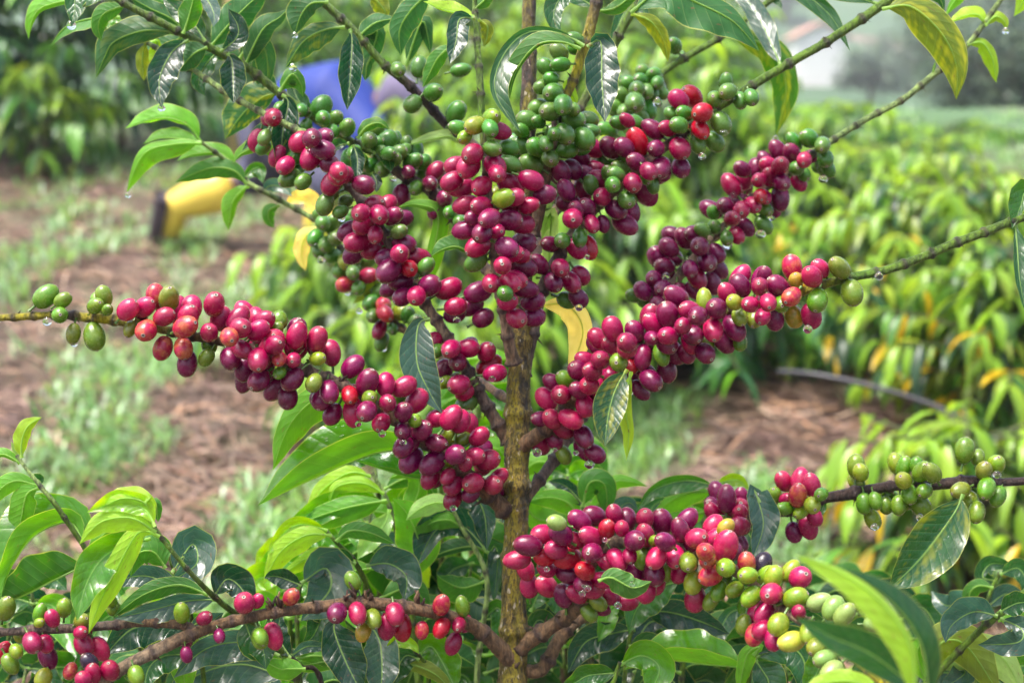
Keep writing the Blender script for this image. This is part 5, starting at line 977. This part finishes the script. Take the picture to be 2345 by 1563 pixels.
sub('trousers', [J['pel'].lerp(J['wai'], .2), 'hb', 'kb', J['kb'].lerp(J['ab'], .35), 'hf', 'kf', J['kf'].lerp(J['af'], .4)], [.13, .11, .082, .055, .11, .082, .06], [(0, 1), (1, 2), (2, 3), (0, 4), (4, 5), (5, 6)], M_TR)
def boot(k, a, t):
    K_, A_, T_ = J[k], J[a], J[t]; tp_ = K_.lerp(A_, .27); ax = (A_ - K_).normalized()
    b = skin('boot', [(tp_, .088), (K_.lerp(A_, .62), .078), (K_.lerp(A_, .92), .058), (A_ + ax * .01, .055), (A_.lerp(T_, .55), .045), (T_, .034)], [(0, 1), (1, 2), (2, 3), (3, 4), (4, 5)], M_BOOT, person)
    tv = (T_ - A_).normalized(); so = ax - tv * ax.dot(tv); so.normalize(); hl = A_ + ax * .045 - tv * .05
    w_ = tv.cross(so).normalized(); mb = MB(); rows = []
    for i in range(9):
        f = i / 8; c = hl.lerp(T_ + tv * .03 + so * .028, f); hw = .046 * (0.75 + .35 * math.sin(math.pi * min(1, f * 1.0 + .25))) * (1 if f < .85 else .7)
        rows.append([c - w_ * hw, c - w_ * hw * .9 + so * .035, c + w_ * hw * .9 + so * .035, c + w_ * hw, c - w_ * hw])
    mb.strip(rows, (1, 1, 1)); mb.f.append((0, 1, 2, 3)); e = 8 * 5; mb.f.append((e + 3, e + 2, e + 1, e)); mesh_obj('sole', mb.mesh('sole'), b, M_SOLE)
boot('kb', 'ab', 'tb'); boot('kf', 'af', 'tf')
cp = J['hea'] + Vector((0, 0, .02)); 
sub('cap', [cp + Vector((-.05, 0, .02)), cp, cp + Vector((.07, -.02, -.03)), cp + Vector((.16, -.03, -.09))], [.07, .098, .08, (.06, .012)], [(0, 1), (1, 2), (2, 3)], M_CAP)

# ---- grass and straw
def dens(x, y): return noise.noise((x * 2.1 + y * .7, y * .95 - x * .8, 7.0)) + .6 * noise.noise((x * 5, y * 2.6, 2.0))
gm = MB(); sm = MB()
PG = [(.15, .32, .09), (.22, .40, .16), (.12, .27, .05), (.32, .48, .27), (.20, .36, .07), (.08, .19, .05)]
for i in range(30000):
    y = 1.7 + 7.5 * random.random() ** 1.5; x = random.uniform(-.42, .42) * y * 1.05
    if dens(x, y) < .03 + random.uniform(-.12, .12) + (.08 if y < 2.4 else 0) + (.34 if x > .05 and y < 4.8 else 0): continue
    b = Vector((x, y, gz(x, y) - .004)); c = tuple(Vector(random.choice(PG)) * random.uniform(.75, 1.2))
    for k in range(3):
        a = random.uniform(0, 6.28); ln = random.uniform(.02, .09); o = b + Vector((random.uniform(-.03, .03), random.uniform(-.03, .03), 0))
        lean = Vector((math.cos(a), math.sin(a), 0)); s_ = Vector((-math.sin(a), math.cos(a), 0)) * random.uniform(.002, .0042)
        m_ = o + lean * ln * .3 + Vector((0, 0, ln * .6)); e = o + lean * ln * .9 + Vector((0, 0, ln * random.uniform(.5, .9)))
        bb = len(gm.v); gm.v += [o - s_, o + s_, m_ + s_, m_ - s_, e]; gm.c += [c] * 5; gm.f += [(bb, bb + 1, bb + 2, bb + 3), (bb + 3, bb + 2, bb + 4)]
tag(mesh_obj('grass', gm.mesh('grass'), None, M_GR), 'pale wet grass growing in tufts over the brown soil', 'grass', kind='stuff')
PS = [(.46, .31, .22), (.33, .20, .15), (.60, .44, .32), (.20, .11, .095), (.38, .25, .20), (.50, .29, .17)]
for i in range(42000):
    y = 1.6 + 5.5 * random.random() ** 1.7; x = random.uniform(-.42, .42) * y * 1.05
    if dens(x, y) > .26: continue
    a = random.gauss(-.5, .7); ln = random.uniform(.04, .17); b = Vector((x, y, gz(x, y) + random.uniform(.002, .02)))
    lv = Vector((math.cos(a), math.sin(a), random.uniform(-.12, .2) + .11 * math.sin(a))) * ln / 2; s_ = Vector((-math.sin(a), math.cos(a), random.uniform(-.5, .5))) * random.uniform(.0012, .0036)
    m_ = b + Vector((0, 0, random.uniform(0, .012))) + s_ * random.uniform(-2, 2); c = tuple(Vector(random.choice(PS)) * (random.uniform(.15, .6) if random.random() < .75 else random.uniform(.7, 1.0)))
    bb = len(sm.v); sm.v += [b - lv - s_, b - lv + s_, m_ + s_, m_ - s_, b + lv + s_ * .4, b + lv - s_ * .4]; sm.c += [c] * 6; sm.f += [(bb, bb + 1, bb + 2, bb + 3), (bb + 3, bb + 2, bb + 4, bb + 5)]
tag(mesh_obj('straw', sm.mesh('straw'), None, M_ST), 'brown straw and dead grass littered over the soil', 'straw', kind='stuff')

lm = MB()
for i in range(3600):                                          # long dry stems lying across the slope
    y = 1.6 + 4.5 * random.random() ** 1.6; x = random.uniform(-.42, .42) * y * 1.05
    if dens(x, y) > .3: continue
    a = random.gauss(-.75, .55); ln = random.uniform(.10, .30); d = Vector((math.cos(a), math.sin(a), 0)); q = Vector((x, y, 0)); n_ = Vector((-d.y, d.x, 0)); bd = random.uniform(-.15, .15)
    pts = []
    for k in range(5):
        p = q + d * ln * k / 4 + n_ * bd * ln * math.sin(k / 4 * 3.14); pts.append(Vector((p.x, p.y, gz(p.x, p.y) + random.uniform(.006, .022))))
    c = tuple(Vector(random.choice(PS)) * random.choice((.35, .7, 1.1, 1.3)))
    lm.tube(pts, [random.uniform(.0011, .0021)] * 5, [c] * 5, 4)
tag(mesh_obj('dry_stems', lm.mesh('dry_stems'), None, M_ST), 'long dry grass stems strewn over the brown soil', 'straw', kind='stuff')

# ------------------------------------------------------------------ hanging rain drops
def drop_mesh():
    V = [(0, 0, 1.12)]; F = []; NR, NS = 12, 16
    for i in range(1, NR):
        a = math.pi * i / NR; z = math.cos(a); r = math.sin(a) * (1 - .30 * max(0, z) ** 1.5)
        for k in range(NS): V.append((r * math.cos(6.2832 * k / NS), r * math.sin(6.2832 * k / NS), z * 1.06 if z > 0 else z * .95))
    V.append((0, 0, -.95)); n = len(V) - 1
    for k in range(NS):
        F.append((0, 1 + k, 1 + (k + 1) % NS)); F.append((n, 1 + (NR - 2) * NS + (k + 1) % NS, 1 + (NR - 2) * NS + k))
    for i in range(NR - 2):
        for k in range(NS): a = 1 + i * NS + k; b = 1 + i * NS + (k + 1) % NS; F.append((a, a + NS, b + NS, b))
    me = bpy.data.meshes.new('rain_drop'); me.from_pydata(V, [], F); smooth(me); me.materials.append(M_W); return me
DM = drop_mesh()
DROPS = [
 (656, 930, 10, .80, 'under the dark cherries hanging lowest midway along the long left branch'), (820, 970, 8, .80, 'under the wrinkled dark cherry near the middle of the left branch'), (875, 992, 9, .80, 'under a red cherry with the curved leaf behind it'), (924, 1013, 8, .80, 'between two dark cherries above the arched leaf'),
 (108, 736, 11, .80, 'under the bare yellow stem'), (170, 787, 8, .80, 'under the small green cherry on the yellow stem'), (1038, 1163, 9, .83, 'under the red cherry closest to the trunk on the left branch'),
 (1230, 1035, 11, .83, 'below the red cherry touching the right side of the trunk'), (1271, 1029, 6, .83, 'small, by the green cherry right of the trunk'), (1350, 1063, 12, .83, 'under the pair of dark cherries left of the mottled leaf'), (1319, 1036, 7, .83, 'small, between green and dark cherry right of the trunk'), (1444, 899, 6, .82, 'beside the curled yellow leaf edge'),
 (1680, 448, 9, .94, 'under the outermost dark cherry of the upper bunch behind'), (1742, 536, 12, .94, 'under a green cherry below the upper bunch behind'), (1666, 560, 12, .93, 'under a green cherry at the joint of the thin branch behind'), (1525, 634, 10, .92, 'under the small dark bunch on the thin branch behind'),
 (1885, 410, 11, .95, 'under the last green cherries of the thin branch behind'), (1768, 500, 7, .94, 'small, under dark cherries behind the upper bunch'), (1850, 753, 11, .79, 'under the last red cherry of the jointed green stem'), (2013, 632, 10, .795, 'flat, under the jointed green stem'),
 (1506, 235, 11, .96, 'by the dull green bunch behind'), (1657, 304, 10, .88, 'under the large green cherry at the end of the upper right branch'), (1608, 358, 9, .88, 'under the green cherry below the bright red one'), (1326, 704, 9, .86, 'under the green cherry above the hanging yellow leaf'), (1345, 588, 7, .86, 'under the bright red cherry near the brown fork'),
 (1046, 732, 9, .85, 'under the red cherries left of the upright sucker'), (782, 500, 9, .87, 'under the green cherry with the orange ones behind'), (735, 595, 9, 1.0, 'under the small green cherries of the blurred branch'), (723, 562, 6, 1.0, 'small, on the outermost green cherry of the blurred branch'), (972, 628, 9, .855, 'under the green cherry on the rising red branch'), (900, 409, 9, .91, 'under the twig of the dark green bunch'),
 (796, 670, 7, 1.0, 'under the orange red cherry of the blurred branch'), (823, 712, 8, 1.0, 'under the small dark leaf of the blurred branch'), (879, 797, 7, 1.0, 'under the lowest green cherry of the blurred branch'), (1009, 869, 7, .85, 'under the dark cherry beside the long dark leaf'), (1127, 867, 8, .85, 'under the bright red cherry left of the trunk'), (1073, 943, 8, .85, 'under the green cherry left of the trunk'),
 (293, 447, 7, .975, 'at the tip of the lowest bright arched leaf'), (370, 248, 9, .89, 'at the tip of the dark leaf under the green corner stem'), (163, 58, 11, .885, 'at the blunt tip of the dark leaf in the corner'), (675, 82, 8, .895, 'at the tip of the dark leaf hanging from the top'), (671, 155, 10, .90, 'round, under the spotted leaf over the blue shirt'), (1776, 317, 7, .965, 'at the tip of the long mottled leaf'), (2303, 72, 8, .945, 'at the tip of the thin yellow leaf'),
 (1345, 1346, 9, .76, 'under the glossy red cherry in the middle of the densest bunch'), (1333, 1358, 8, .76, 'at the tip of a dark cherry in the densest bunch'), (1447, 1337, 7, .755, 'at the tip of the dark cherry over the pale leaf'), (1415, 1385, 9, .77, 'under the lowest cherries of the densest bunch'), (2003, 1206, 10, .85, 'under the green cherry of the spaced bunches'), (2107, 1184, 9, .85, 'under the pear shaped green cherry above the spotted leaf'), (2057, 1364, 9, .82, 'at the tip of the large spotted leaf'), (2283, 1086, 10, .85, 'under the pale green cherry farthest along the brown branch'),
 (1252, 1302, 7, .76, 'on the glossy red cherry near the trunk'), (1385, 1235, 6, .76, 'under the bright red cherry atop the densest bunch'), (958, 185, 0, .9, '')]
for x, y, r, d, lab in DROPS:
    if not r: continue
    o = bpy.data.objects.new('rain_drop', DM); COL.objects.link(o); o.location = at(x, y, d - .004); s = r * K * d
    o.scale = (s, s, s * random.uniform(.85, 1.1)); o.rotation_euler = (0, 0, random.uniform(0, 6))
    tag(o, 'clear rain drop ' + lab, 'rain drop', 'rain drops hanging from fruit and leaves')


# ------------------------------------------------------------------ the damp air
m = bpy.data.materials.new('damp_air'); m.use_nodes = True; t = m.node_tree; t.nodes.clear()
o_ = t.nodes.new('ShaderNodeOutputMaterial'); v_ = t.nodes.new('ShaderNodeVolumePrincipled')
v_.inputs['Color'].default_value = (.93, .96, 1, 1); v_.inputs['Density'].default_value = 0.0024; v_.inputs['Anisotropy'].default_value = 0.2
t.links.new(v_.outputs[0], o_.inputs['Volume'])
zs = [q[2] for q in V0]; z0, z1 = min(zs) - 1.0, max(zs) + 3.0
mb = MB(); box(mb, (0, 121, z0), (610, 330, z1 - z0)); hz_ = mesh_obj('haze', mb.mesh('haze'), None, m); hz_['kind'] = 'stuff'
